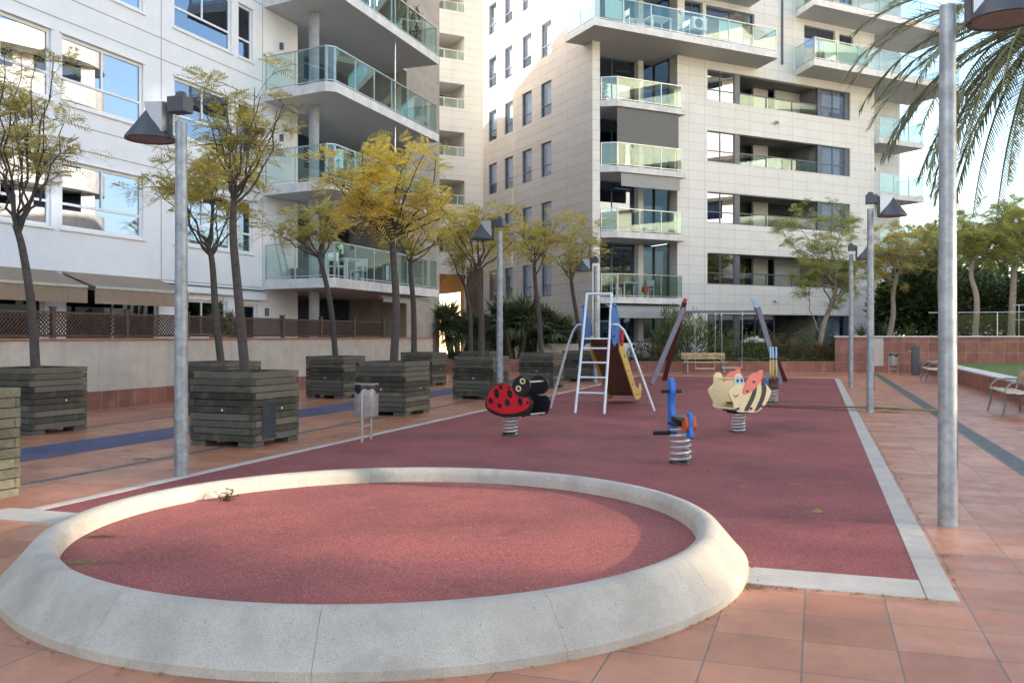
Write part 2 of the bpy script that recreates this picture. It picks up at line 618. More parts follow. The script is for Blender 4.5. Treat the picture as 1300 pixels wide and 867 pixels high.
def railing(parent, path, z, h=1.05, gl='railglass', step=1.25, low=.1, steelposts=True):
    g, r, posts = MB(), MB(), []
    for (x0, y0), (x1, y1) in zip(path, path[1:]):
        L = math.hypot(x1 - x0, y1 - y0)
        n = max(1, round(L / step))
        for i in range(n):
            a = i / n + .02 / L
            b = (i + 1) / n - .02 / L
            A = (x0 + (x1 - x0) * a, y0 + (y1 - y0) * a, z + low + (h - low - .04) / 2)
            B = (x0 + (x1 - x0) * b, y0 + (y1 - y0) * b, z + low + (h - low - .04) / 2)
            g.bar(A, B, .012, h - low - .05)
        for i in range(n + 1):
            t = i / n
            t = min(max(t, .02 / L), 1 - .02 / L)
            x, y = x0 + (x1 - x0) * t, y0 + (y1 - y0) * t
            posts.append((x, y))
        r.bar((x0, y0, z + h - .02), (x1, y1, z + h - .02), .05, .035)
        r.bar((x0, y0, z + low - .03), (x1, y1, z + low - .03), .04, .03)
    gg = g.build('railing_glass', M[gl], parent)
    r.build('handrail', M['steel'], parent)
    for x, y in sorted(set((round(a, 3), round(b, 3)) for a, b in posts)):
        p = MB()
        p.box(x - .013, x + .013, y - .02, y + .02, z, z + h - .045)
        p.build('post', M['steel'], parent, fix=False)
    return gg


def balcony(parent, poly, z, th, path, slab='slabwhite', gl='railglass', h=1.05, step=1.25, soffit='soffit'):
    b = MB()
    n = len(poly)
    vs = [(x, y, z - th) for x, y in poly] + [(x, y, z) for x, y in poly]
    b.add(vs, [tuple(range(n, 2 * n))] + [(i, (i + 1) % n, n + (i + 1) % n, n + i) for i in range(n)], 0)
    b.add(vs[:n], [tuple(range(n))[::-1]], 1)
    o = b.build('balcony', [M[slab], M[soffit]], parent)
    railing(o, path, z, h, gl, step)
    return o


# ------------------------------------------------------------------ right building (stone clad)
RBLOC = (3.67, 40.96, 0)
RBROT = math.atan2(.447, .894)
RB = thing('apartment_building', 'pale stone clad apartment block on the right with grey strip windows', 'building', RBLOC, RBROT)
H = 25.0
w = MB()
FX0, FX1, BX1 = 4.77, 18.0, 21.9
strips = [(6.58, 16.2, .12 if k == 0 else 1.06 + 3 * k, 2.6 + 2.99 * k) for k in range(5)]
upper = []
for F in (15.3, 18.3, 21.3):
    upper += [(5.2, 6.3, F, F + 2.45), (6.5, 9.55, F, F + 2.4), (12.9, 15.1, F, F + 2.4), (15.4, 16.4, F + .1, F + 2.3)]
wallface(w, front, FX0, FX1, 0, H, strips + upper, .3)
w.quad((FX0, 0, 0), (FX0, .62, 0), (FX0, .62, H), (FX0, 0, H), 1)      # return into the left recess
wins = []
for k in range(8):
    t = 5.2 + 3 * k - 3
    for a, b in ((3.85, 4.92), (5.94, 7.0), (8.1, 9.1), (10.1, 11.15)):
        wins.append((a, b, t - 1.7, t))
wallface(w, side, 0, 11.9, 0, H, wins, .22, 0, 1)
w.quad((0, 0, 0), (.4, 0, 0), (.4, 0, H), (0, 0, H), 0)                # narrow corner column
w.quad((.4, 0, 0), (.4, 1.9, 0), (.4, 1.9, H), (.4, 0, H), 0)
w.quad((0, 11.9, 0), (9, 11.9, 0), (9, 11.9, H), (0, 11.9, H), 0)
w.quad((FX1, 0, 0), (FX1, 1.6, 0), (FX1, 1.6, H), (FX1, 0, H), 0)
rops = [(18.25, 19.5, 3.3 + 3 * k, 5.6 + 3 * k) for k in range(6)] + [(18.25, 20.6, .1, 2.5)]
wallface(w, front, FX1, BX1, 0, H, rops, .25, 1.6, 0)
w.quad((BX1, 1.6, 0), (BX1, 14, 0), (BX1, 14, H), (BX1, 1.6, H), 0)
w.quad((0, 0, H), (BX1, 0, H), (BX1, 14, H), (0, 14, H), 0)
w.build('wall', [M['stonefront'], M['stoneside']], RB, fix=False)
# dark rooms behind the glass
q = MB()
for a, b, c, e in strips:
    q.box(a - .2, b + .2, 2.9, 3.0, c - 1, e + .3)
    q.box(a - .2, b + .2, .32, 3.0, c - .12 if c > 1 else c - .1, c - .02)
    q.box(a - .2, b + .2, .32, 3.0, e + .02, e + .1)
for a, b, c, e in upper:
    q.box(a - .1, b + .1, 1.6, 1.7, c - .1, e + .1)
for k in range(6):
    q.box(18, 20.8, 3.2, 3.3, 3 + 3 * k, 6 + 3 * k)
q.box(18, 20.8, 3.2, 3.3, 0, 3)
for a, b, c, e in wins:
    q.box(1.2, 1.25, a - .4, b + .4, c - .3, e + .3)
q.build('room_back', M['interior'], RB)
# strip windows
for k, (a, b, c, e) in enumerate(strips):
    dd = .1
    tr = c + (.56 if k else .85)
    lw = window(RB, front, a, 8.35, c, e, dd, mull=(7.45,), trans=(tr,), curtains=((a + .1, 8.2, 'curtain', c + (.05 if k % 2 else .5)),) if k in (1, 3, 4, 0) else ((a + .1, 7.3, 'curtain', c + .1),), gl='winglass' if k else 'winglass_dark')
    window(RB, front, 14.2, 15.9, c, e, dd, mull=(15.02,), trans=(tr,), gl='winglass_clear', curtains=((14.3, 15.8, 'blind_glare', c + (.3, .05, .5, .05, .4)[k]),))  # white sheets in these panes stand in for bright reflections
    pp = MB()
    pp.box(8.352, 8.68, dd - .02, dd + .14, c, e)
    pp.box(13.92, 14.198, dd - .02, dd + .14, c, e)
    pp.box(15.902, 16.199, dd - .02, dd + .14, c, e)
    pp.build('window_post', M['darkframe'], RB)
    # loggia behind the open middle
    lg = MB()
    lg.box(8.5, 8.6, .24, 2.2, c - 1, e + .02, 0)
    lg.box(13.95, 14.05, .24, 2.2, c - 1, e + .02, 0)
    lg.box(10.9, 11.9, 1.6, 1.75, c - .9, e, 1)
    lg.box(8.6, 13.95, 2.2, 2.3, c - 1, e + .02, 2)
    if k in (1, 4):
        lg.box(12.2, 13.95, 1.4, 1.5, c - .9, e, 1)
    lg.build('loggia', [M['interior'], M['soffit'], M['interior_dark']], RB)
    if k:
        g = MB()
        for x0, x1 in ((8.7, 10.4), (10.45, 12.13), (12.18, 13.9)):
            g.box(x0, x1, dd + .02, dd + .032, c + .04, c + .56)
        g.build('loggia_glass', M['railglass'], RB)
        r = MB()
        r.box(8.69, 13.91, dd, dd + .05, c + .56, c + .61)
        r.box(8.69, 13.91, dd, dd + .05, c, c + .038)
        for x in (10.425, 12.155):
            r.box(x - .024, x + .024, dd, dd + .05, c + .04, c + .56)
        r.build('loggia_rail', M['darkframe'], RB)
    else:
        window(RB, front, 8.7, 11.3, c, e, dd + .35, mull=(10,), gl='winglass_dark')
# side windows
for i, (a, b, c, e) in enumerate(wins):
    cur = ((a + .08, b - .08, 'blind_glare', c + (.1, .7, .3, .9, .5)[i % 5]),)  # pale sheets: some real blinds, the rest stand in for sky reflection
    window(RB, side, a, b, c, e, .07, trans=(c + .55,), mull=(), curtains=cur, gl='winglass_clear')
# upper balcony doors
for F in (15.3, 18.3, 21.3):
    window(RB, front, 5.2, 6.3, F, F + 2.45, .2, mull=(5.75,), gl='winglass_dark', name='vent_door')
    window(RB, front, 6.5, 9.55, F, F + 2.4, .15, mull=(8.1, 9.0), curtains=((8.2, 9.4, 'curtain', F),), name='balcony_door')
    window(RB, front, 12.9, 15.1, F, F + 2.4, .15, mull=(14.1,), curtains=((14.2, 15, 'curtain', F),), name='balcony_door')
    window(RB, front, 15.4, 16.4, F + .1, F + 2.3, .12, mull=(15.9,), gl='winglass_dark', name='vent_door')
# left recess: glazing, piers, slabs
for k in range(8):
    F = 3.3 + 3 * k if k < 7 else .3
    top = F + 2.68
    if k >= 4 and k < 7:
        F += 0
    window(RB, front, .42, 3.55, F, top, 1.85, mull=(1.3, 2.25), gl='winglass_dark', name='balcony_door',
           curtains=((.5, 3.4, 'curtain', F),) if k == 4 else ())
    pr = MB()
    pr.box(3.56, 3.85, 1.5, 2.05, F - .02, top)
    pr.build('pier', M['stonefront'], RB)
    window(RB, front, 3.86, FX0, F, top, 1.9, gl='winglass_dark', name='balcony_door')
    window(RB, side, .63, 1.89, F, top, FX0 - .05, gl='winglass_dark', name='side_light')
    bk = MB()
    bk.box(.42, FX0, 3.4, 3.5, F, top)
    bk.build('room_back', M['interior_dark'], RB)
for k in range(4):
    F = 3.3 + 3 * k
    balcony(RB, [(.42, -.02), (1.05, -.5), (4.9, -.5), (4.9, -.006), (4.76, -.006), (4.76, 3.4), (.42, 3.4)], F, .28,
            [(.45, .02), (1.06, -.45), (4.7, -.45), (4.7, .1)], h=1.08, step=1.2)
fl = MB()
fl.box(.42, 4.76, 0, 3.4, .1, .29)
fl.build('terrace_floor', M['soffit'], RB)
# blinds and awnings hanging in the left recess
bl = MB(); bl.box(1.1, 4.55, -.38, -.36, 10.35, 12.0); bl.build('roller_blind', M['greyblind'], RB)
bl = MB(); bl.box(1.3, 4.6, -.4, -.38, 8.4, 9.0); bl.build('roller_blind', M['lightblind'], RB)
bl = MB()
bl.add([(.6, -.1, 2.98), (4.7, -.1, 2.98), (4.7, -1.1, 2.62), (.6, -1.1, 2.62), (.6, -.1, 2.95), (4.7, -.1, 2.95), (4.7, -1.1, 2.59), (.6, -1.1, 2.59)],
       [(0, 1, 2, 3), (4, 7, 6, 5), (0, 3, 7, 4), (1, 5, 6, 2), (3, 2, 6, 7), (0, 4, 5, 1)])
bl.box(.6, 4.7, -1.12, -1.101, 2.33, 2.62)
bl.build('awning', M['lightblind'], RB)
# big upper balconies
for F in (15.3, 18.3, 21.3):
    e = 9.45 if F < 16 else 8.9
    balcony(RB, [(-1.0, .8), (-1.0, -1.8), (e, -1.8), (e + .3, -.006), (.0, -.006), (-.006, .8)], F, .32,
            [(-.95, .75), (-.95, -1.74), (e - .06, -1.74), (e + .22, -.05)], gl='railglass', step=1.5, h=1.1)
    fl = MB(); fl.box(.42, 4.76, 0, 3.4, F - .3, F - .004); fl.build('balcony_floor', M['soffit'], RB)
    balcony(RB, [(12.3, -.006), (11.8, -1.8), (22.6, -1.8), (22.6, 1.59), (18.006, 1.59), (18.006, -.006)], F, .32,
            [(12.28, -.06), (11.87, -1.74), (22.54, -1.74), (22.54, 1.5)], gl='railglass', step=1.6, h=1.1)
mk = MB()
for x0, x1 in ((5.9, 7.3), (-.4, .6)):
    mk.box(x0, x1, -1.70, -1.69, 15.45, 16.3)
mk.build('privacy_panel', M['railglass_milky'], RB)
mk = MB(); mk.box(12.6, 15.6, -1.70, -1.69, 15.45, 16.3); mk.build('privacy_panel', M['railglass_milky'], RB)
# right recess balconies
for k in range(4):
    F = 3.3 + 3 * k
    balcony(RB, [(18.01, -.35), (21.5, -.35), (21.5, 1.59), (18.01, 1.59)], F, .3, [(18.05, -.3), (21.45, -.3), (21.45, 1.5)], h=1.08, step=1.2)
    window(RB, front, 18.25, 19.5, F, F + 2.3, 1.75, mull=(18.9,), gl='winglass_dark', name='balcony_door')
window(RB, front, 18.25, 20.6, .1, 2.5, 1.75, mull=(19.4,), gl='winglass_dark', name='terrace_door')
dp = MB(); dp.cyl(11.35, -.06, 15.4, H, .05, n=8); dp.box(11.28, 11.42, -.08, -.004, 18.9, 19.0); dp.build('downpipe', M['darkframe'], RB)
for x, z in ((10.9, 12.35), (10.9, 3.3)):
    lt = MB(); lt.tube([(x, -.01, z), (x, -.13, z)], .06, 10); lt.tube([(x, -.13, z), (x, -.17, z + .03)], [.1, .12], 12)
    lt.build('wall_light', M['steel'], RB)
for x, F in ((4.95, 15.3), (16.7, 15.3), (19.9, 12.3), (19.9, 9.3)):
    y0 = -.01 if x < 18 else 1.59
    lt = MB(); lt.tube([(x, y0, F + 1.75), (x, y0 - .1, F + 1.75)], [.11, .08], 12); lt.build('wall_light', M['steel'], RB)

# ------------------------------------------------------------------ tower in the gap
MTLOC = (RBLOC[0] - .447 * 16.5, RBLOC[1] + .894 * 16.5, 0)
MT = thing('apartment_tower', 'cream tower in the gap between the two blocks, with a brown column', 'building', MTLOC, RBROT)
lo = [(-3.6, .84, 6.7 + 3 * k, 8.2 + 3 * k) for k in range(7)]
w = MB()
wallface(w, front, -9, 9, 0, 28, lo + [(-3.9, .9, 0, 5.35)], .25)
w.quad((-9, 0, 28), (9, 0, 28), (9, 9, 28), (-9, 9, 28))
w.quad((-9, 0, 0), (-9, 9, 0), (-9, 9, 28), (-9, 0, 28))
w.quad((9, 0, 0), (9, 9, 0), (9, 9, 28), (9, 0, 28))
w.quad((-3.9, 9, 5.4), (9, 9, 5.4), (9, 9, 28), (-3.9, 9, 28))
w.build('wall', M['mtwall'], MT, fix=False)
p = MB()
p.quad((-3.9, .25, 0), (-3.9, 9, 0), (-3.9, 9, 5.35), (-3.9, .25, 5.35))
p.quad((.9, .25, 4.3), (.9, 9, 4.3), (.9, 9, 5.35), (.9, .25, 5.35))
p.quad((.9, .25, 0), (.9, .8, 0), (.9, .8, 4.3), (.9, .25, 4.3))
p.quad((-3.9, .25, 5.35), (.9, .25, 5.35), (.9, 9, 5.35), (-3.9, 9, 5.35))
p.build('passage', M['sunwarm_tint'], MT, fix=False)
c = MB(); c.box(.95, 2.1, -.35, -.01, 0, 5.75); c.build('column', M['brownwall'], MT)
for a, b, z0, z1 in lo:
    r = MB()
    r.quad((a, 2.4, z0), (b, 2.4, z0), (b, 2.4, z1), (a, 2.4, z1))
    r.quad((a, .25, z1), (b, .25, z1), (b, 2.4, z1), (a, 2.4, z1))
    r.quad((a, .25, z0), (b, .25, z0), (b, 2.4, z0), (a, 2.4, z0))
    r.quad((b, .25, z0), (b, 2.4, z0), (b, 2.4, z1), (b, .25, z1))
    r.quad((a, .25, z0), (a, 2.4, z0), (a, 2.4, z1), (a, .25, z1))
    r.build('loggia', M['loggia_cream'], MT, fix=False)
    window(MT, front, -1.6, .4, z0, z1 - .1, 2.3, mull=(-.6,), trans=(), frame='whiteframe', gl='winglass_dark')
    r = MB()
    for i in range(5):
        x = a + (b - a) * (i + .5) / 5
        r.box(x - .02, x + .02, .1, .14, z0, z0 + .55)
    r.box(a, b, .09, .15, z0 + .55, z0 + .6)
    r.build('handrail', M['whiteframe'], MT)
    g = MB(); g.box(a, b, .115, .125, z0 + .04, z0 + .54); g.build('railing_glass', M['railglass'], MT)
# the wall across the street beyond the passage
FW = thing('cream_house', 'sunlit cream wall seen through the passage of the gap tower', 'building', (-3.6, 74, 0), R(-20))
w = MB(); w.box(-9, 9, 0, 5, 0, 7); w.build('wall', M['creamlit'], FW)
w = MB(); w.box(1, 2.2, -.02, .03, 1, 3.4); w.build('window', M['darkframe'], FW)

# ------------------------------------------------------------------ left building (white render)
LBLOC = (-9.75, 23.95, 0)
LBROT = math.atan2(.9332, .3593)
LB = thing('apartment_building', 'white rendered apartment block on the left with round columns and long balconies', 'building', LBLOC, LBROT)
LH = 19.5
ops = []
for k in range(5):
    for a, b in ((-15.5, -9), (-8.4, -3.03), (-2.74, -.11), (1.04, 3.49), (3.82, 4.51)):
        ops.append((a, b, 4.08 + 3 * k, 5.71 + 3 * k))
gops = [(-15, -9, 1.3, 2.72), (-8.2, -3.2, 1.3, 2.72), (-2.6, .45, 1.3, 2.72), (1.2, 3.3, 1.5, 2.55), (4.0, 4.75, 1.3, 2.5)]
w = MB()
wallface(w, front, -50, 6.93, 0, LH, ops + gops, .22)
w.quad((6.93, 0, 0), (6.93, 1.6, 0), (6.93, 1.6, LH), (6.93, 0, LH))
w.quad((-50, 0, 0), (-50, 14, 0), (-50, 14, LH), (-50, 0, LH))
w.quad((-50, 0, LH), (6.93, 0, LH), (6.93, 14, LH), (-50, 14, LH))
w.quad((6.93, 1.6, LH), (15.9, 1.6, LH), (15.9, 14, LH), (6.93, 14, LH))
w.quad((-50, 14, 0), (15.9, 14, 0), (15.9, 14, LH), (-26, 14, LH))
w.build('wall', M['whitewall'], LB, fix=False)
e = MB()
e.box(12.9, 15.9, -1.0, 1.6, 0, LH)
e.quad((15.9, 1.6, 0), (15.9, 14, 0), (15.9, 14, LH), (15.9, 1.6, LH))
e.build('end_wall', M['pier'], LB, fix=False)
# unseen stepped block, added to cast the shadow edge on the stone side facade
e = MB()
e.box(15.91, 19, 14, 30, 0, 18.2)
e.box(19, 22.5, 14, 30, 0, 17.2)
e.box(22.5, 26, 14, 30, 0, 16.4)
e.box(26, 31, 14, 30, 0, 15.6)
e.build('unseen_shadow_block', M['whitewall'], LB)
# joints between wall panels, as thin recessed strips standing proud by millimetres
jt = MB()
for z in [3.03 + 3 * k for k in range(6)] + [6.6 + 3 * k for k in range(5)]:
    jt.box(-26, 4.95, -.006, -.002, z, z + .022)
for x in (.53, 5.0, -9.0):
    jt.box(x, x + .02, -.007, -.0025, 3.06, LH)
jt.build('panel_joint', M['pier'], LB)
q = MB()
q.box(-26, 6.5, 2.6, 2.7, 0, LH)
for k in range(7):
    q.box(-26, 6.5, .3, 2.6, 3.0 + 3 * k, 3.2 + 3 * k)
q.build('room_back', M['interior'], LB)
for k in range(5):
    z0, z1 = 4.08 + 3 * k, 5.71 + 3 * k
    t = z0 + .6
    window(LB, front, -15.5, -9, z0, z1, .06, mull=(-13.4, -11.2), trans=(t,), frame='whiteframe')
    window(LB, front, -8.4, -3.03, z0, z1, .06, mull=(-7.05, -5.7, -4.35), trans=(t,), half=True, frame='whiteframe', fw=.08, mw=.06)
    window(LB, front, -2.74, -.11, z0, z1, .06, mull=(-1.45,), trans=(t,), half=True, frame='whiteframe', fw=.08, mw=.06)
    window(LB, front, 1.04, 3.49, z0, z1, .06, mull=(2.25,), trans=(t,), half=True, frame='whiteframe', fw=.08, mw=.06, curtains=((2.6, 3.35, 'curtain', z0 + .1),), gl='winglass' if k < 1 else 'winglass_dark')
    window(LB, front, 3.82, 4.51, z0, z1, .06, trans=(t,), frame='whiteframe', fw=.07, mw=.06, gl='winglass_dark')
    sl = MB()
    for a, b in ((-15.5, -9), (-8.4, -3.03), (-2.74, -.11), (1.04, 3.49), (3.82, 4.51)):
        sl.box(a - .06, b + .06, -.05, .058, z0 - .06, z0 - .004)
        sl.box(a - .06, b + .06, -.035, .03, z1 + .004, z1 + .05)
    sl.build('window_sill', M['whiteframe'], LB)
for a, b, c, e in gops:
    window(LB, front, a, b, c, e, .08, mull=[a + (b - a) * (i + 1) / max(1, round((b - a) / 1.3)) for i in range(max(1, round((b - a) / 1.3)) - 1)], frame='whiteframe', gl='winglass_ground', name='ground_floor_window', fw=.07)
# awnings over the terrace
for a, b in ((-8.6, -2.94), (-2.72, .43)):
    aw = MB()
    aw.add([(a, -.01, 3.04), (b, -.01, 3.04), (b, -1.0, 2.68), (a, -1.0, 2.68), (a, -.01, 3.02), (b, -.01, 3.02), (b, -1.0, 2.66), (a, -1.0, 2.66)],
           [(0, 1, 2, 3), (4, 7, 6, 5), (0, 3, 7, 4), (1, 5, 6, 2), (3, 2, 6, 7), (0, 4, 5, 1)])
    ao = aw.build('awning', M['awning'], LB)
    v = MB()
    n = 40
    for i in range(n):
        x0, x1 = a + (b - a) * i / n, a + (b - a) * (i + 1) / n
        v.box(x0, x1, -1.03 - .006 * math.sin(i * .9), -1.015 - .006 * math.sin(i * .9), 2.27, 2.62)
    v.build('valance', M['awning'], ao)
    b_ = MB(); b_.box(a, b, -1.05, -1.0, 2.625, 2.685); b_.build('front_bar', M['steel'], ao)
for a, b, y, z in ((.9, 3.6, -.14, 2.78), (3.75, 5.0, -.14, 2.68)):
    cs = MB(); cs.box(a, b, y, -.004, z, z + .13); cs.box(a + .05, b - .05, y - .03, y - .002, z - .05, z + .02)
    cs.build('awning_cassette', M['whiteframe'], LB)
cs = MB(); cs.box(.6, 5.0, -.1, -.01, 2.93, 2.96); cs.build('cable_duct', M['lampgrey'], LB)
cs = MB(); cs.box(8.6, 12.4, -2.3, -2.14, 2.8, 2.92); cs.box(8.6, 12.4, -2.36, -2.31, 2.7, 2.86); cs.build('awning_cassette', M['lightblind'], LB)
for k in range(7):
    F = 3.3 + 3 * k
    if F < 18.5:
        balcony(LB, [(5.08, -.006), (4.72, -2.5), (4.95, -2.76), (12.55, -2.58), (12.55, -1.01), (12.89, -1.01), (12.89, 1.59), (6.94, 1.59), (6.94, -.006)], F, .3,
                [(5.1, -.05), (4.79, -2.5), (4.98, -2.69), (12.48, -2.52), (12.48, -1.06)], h=1.12, step=1.32)
    z0 = 3.3 + 3 * (k - 1) if k else 1.25
    z1 = z0 + (2.7 if k else 1.74)
    if z1 > 18.6:
        break
    window(LB, front, 6.95, 12.88, z0, z1, 1.62, mull=(7.9, 9.3, 10.7), gl='winglass_dark', name='balcony_door',
           curtains=((8.1, 9.2, 'curtain', z0),) if k in (2, 3) else ())
    c = MB(); c.cyl(6.1, -1.2, z0, z1 - (.01 if k else .01), .165, n=20); c.build('column', M['colconc'], LB, smooth=True)
    c = MB(); c.cyl(9.55, -2.3, z0, z1 - .01, .03, n=8); c.build('post', M['steel'], LB, smooth=True)
q = MB(); q.box(6.95, 12.88, 3.2, 3.3, 0, LH); q.build('room_back', M['interior_dark'], LB)
for z in (7.9, 4.8, 10.9, 1.95):
    lt = MB(); lt.box(5.9, 6.0, -.1, -.004, z, z + .22); lt.build('wall_light', M['darkframe'], LB)
bx = MB(); bx.box(5.12, 5.27, -.06, -.004, 2.15, 2.4); bx.build('meter_box', M['greyblind'], LB)

# ------------------------------------------------------------------ tower across the square (mirrored in the left windows)
RT = thing('apartment_tower', 'cream tower with balcony bands, mirrored in the white block windows', 'building', (31, 22, 0), 0)
w = MB(); w.box(1.2, 13, -14, 18.5, 0, 21.5); w.box(3, 11, -8, 12, 21.5, 24.5)
w.build('wall', M['creamwall'], RT)
g = MB()
for k in range(7):
    g.box(1.1, 1.195, -13.5, 17.5, .9 + 3 * k, 2.9 + 3 * k)
    for y in (-9, -4, 1, 6, 11):
        pass
g.build('window_band', M['winglass_dark'], RT)
p = MB()
for k in range(7):
    for y in (-10.5, -6.2, -1.4, 3.2, 8.2, 13):
        p.box(1.0, 1.19, y, y + 1.3, .9 + 3 * k, 2.9 + 3 * k)
p.build('wall_panel', M['creamwall'], RT)
b = MB()
for k in range(8):
    z = 3 * k
    poly = [(1.19, -13.8), (-.4, -13.8), (-.4, 14)]
    for i in range(9):
        a = math.pi - i * math.pi / 2 / 8
        poly.append((3.6 + 4.0 * math.cos(a), 14.5 + 5.5 * math.sin(a)))
    poly += [(3.6, 18.51), (1.19, 18.51)]
    n = len(poly)
    for h0, h1, ins in ((-.3, 1.15, 0), ):
        vs = [(x, y, z + h0) for x, y in poly] + [(x, y, z + h1) for x, y in poly]
        b.add(vs, [tuple(range(n))[::-1], tuple(range(n, 2 * n))] + [(i, (i + 1) % n, n + (i + 1) % n, n + i) for i in range(n)])
b.build('balcony_band', M['creamwall'], RT)
cn = MB(); cn.box(-1.6, 4, 11, 21.5, 24.6, 24.85); cn.cyl(2, 17, 21.5, 24.6, .2); cn.box(3, 11, -8, 8.2, 24.51, 24.59); cn.build('roof_canopy', M['creamwall'], RT)
# far sunlit house behind the right hand trees
FH = thing('cream_house', 'sunlit orange-cream house far behind the right hand trees', 'building', (37.5, 80, 0), R(25))
w = MB(); w.box(-3, 9, 0, 8, 0, 7.2); w.build('wall', M['creamlit'], FH)
w = MB(); w.box(-3.4, 9.4, -.4, 8.4, 7.21, 7.6); w.build('roof', M['redcap'], FH)
for x in (-1.5, 1.5, 4.5):
    w = MB(); w.box(x, x + 1.2, -.03, .02, 4.2, 5.9); w.build('window', M['darkframe'], FH)
# glazed wing of the tower across the square: its sunlit panes throw soft light back onto the playground
g = MB()
for y0, y1, z0, z1 in ((-25.0, -22.0, 8.95, 10.7), (-24.9, -23.5, 8.55, 8.9), (-23.2, -22.3, 8.2, 8.6), (-14.6, -13.4, 8.5, 9.3), (-9.5, -8.3, 9.0, 11.0)):
    g.box(.92, .98, y0, y1, z0, z1)
go_ = g.build('mirror_glazing', M['mirrorglass'], RT)
w = MB(); w.box(1.2, 8, -30, -14.01, 0, 17); w.build('wing_wall', M['creamwall'], RT)
# ------------------------------------------------------------------ ground
PA = math.atan2(-.3215, .947)          # the square's own axes: x' = v, y' = u
UV_U, UV_V = Vector((.3215, .947)), Vector((.947, -.3215))


def W(v, u):
    p = UV_U * u + UV_V * v
    return (p.x, p.y)


g = MB(); g.quad((-400, -120, -.01), (400, -120, -.01), (400, 700, -.01), (-400, 700, -.01))
structure(g.build('ground', M['ground'], fix=False))
g = MB(); g.quad((-22, -10, 0), (24, -10, 0), (24, 60, 0), (-22, 60, 0))
structure(g.build('paving', M['paving'], rotz=PA, fix=False))
V0, V1, U0, U1 = -6.32, .596, 6.01, 33.8
g = MB(); g.quad((V0, U0, .005), (V1, U0, .005), (V1, U1, .005), (V0, U1, .005))
structure(g.build('playground_surface', M['rubber'], rotz=PA, fix=False))
k = MB()
rs = random.Random(3)


def strip(mb, a0, a1, b0, b1, along, L=1.0, z=.009, gap=.006):
    n = max(1, round((a1 - a0) / L))
    for i in range(n):
        s0, s1 = a0 + (a1 - a0) * i / n + gap / 2, a0 + (a1 - a0) * (i + 1) / n - gap / 2
        if along == 'u':
            mb.box(b0, b1, s0, s1, -.004, z)
        else:
            mb.box(s0, s1, b0, b1, -.004, z)


strip(k, U0 - .40, U1 + .17, V1, V1 + .17, 'u')
strip(k, U0, U1 + .17, V0 - .13, V0, 'u')
strip(k, V0 - .35, V1 - .003, U0 - .40, U0, 'v')
strip(k, V0, V1, U1, U1 + .17, 'v')
structure(k.build('border_strip', M['kerb'], rotz=PA, bevel=.004))
g = MB(); g.quad((-10.06, -6, .004), (-9.0, -6, .004), (-9.0, 40, .004), (-10.06, 40, .004))
structure(g.build('blue_path', M['blue_path'], rotz=PA, fix=False))


def drain(v0, v1, u0, u1):
    d = MB()
    n = int((u1 - u0) / .5)
    for i in range(n):
        a = u0 + (u1 - u0) * i / n
        b = u0 + (u1 - u0) * (i + 1) / n - .008
        d.box(v0, v1, a, b, -.004, .004)
        for j in range(5):
            y = a + (b - a) * (j + .5) / 5
            d.box(v0 + .03, v1 - .03, y - .012, y + .012, .0042, .008)
    structure(d.build('drain_channel', M['drain'], rotz=PA))


drain(2.1, 2.36, 4, 39)
drain(-7.66, -7.54, 2, 34)
drain(-11.45, -11.35, 4, 34)

# ------------------------------------------------------------------ sandpit ring
C0 = (-.84, 6.31)
prof = [(2.095, -.02), (2.095, .205), (2.108, .235), (2.135, .256), (2.175, .265), (2.215, .258), (2.25, .238), (2.405, .058), (2.42, .045), (2.42, -.02)]
rg = MB()
NS = 13
for i in range(NS):
    a0 = i * 2 * math.pi / NS + .0004 + .35
    a1 = (i + 1) * 2 * math.pi / NS - .0004 + .35
    rg.lathe(prof, 12, a0, a1, caps=True)
ro = rg.build('sandpit_ring', M['ring'], loc=(C0[0], C0[1], 0), smooth=True)
tag(ro, 'low round concrete ring with a sloping outer face around the red rubber sandpit', 'sandpit ring')
g = MB()
g.add([(2.1 * math.cos(2 * math.pi * i / 96), 2.1 * math.sin(2 * math.pi * i / 96), .14) for i in range(96)], [tuple(range(96))])
structure(g.build('sandpit_surface', M['rubber_pit'], loc=(C0[0], C0[1], 0), fix=False))

# ------------------------------------------------------------------ left terrace wall and lattice fence
b_ang = LBROT
wl = thing('retaining_wall', 'long beige terrace wall with stained render and a red tiled base under the lattice fence', 'wall', (-8.56, 18.04, 0), math.atan2(.938, .347))
x0, x1 = -22, 16.2
m_ = MB(); m_.box(x0, x1, .0, .22, .375, 1.42); m_.box(x1 - .22, x1, .221, 9, 0, 1.42); m_.build('render_face', M['lowwall'], wl)
m_ = MB(); m_.box(x0, x1 - .03, -.045, -.001, 0, .38); m_.build('tile_base', M['redtile'], wl)
m_ = MB(); strip(m_, x0, x1, -.05, .27, 'v', L=.45); m_ = MB()
n = 85
for i in range(n):
    m_.box(x0 + (x1 - x0) * i / n + .003, x0 + (x1 - x0) * (i + 1) / n - .003, -.05, .27, 1.421, 1.465)
m_.build('coping', M['redcap'], wl, bevel=.006)
m_ = MB(); m_.box(x0, x1 - .23, .23, 12, 1.1, 1.2)
structure(m_.build('terrace_floor', M['redcap'], loc=(-8.56, 18.04, 0), rotz=math.atan2(.938, .347)))
fe = thing('lattice_fence', 'brown diagonal lattice fence standing on the beige terrace wall', 'fence', (-8.56, 18.04, 1.466), math.atan2(.938, .347))
pw, ph_ = 1.9, .52
np_ = 19
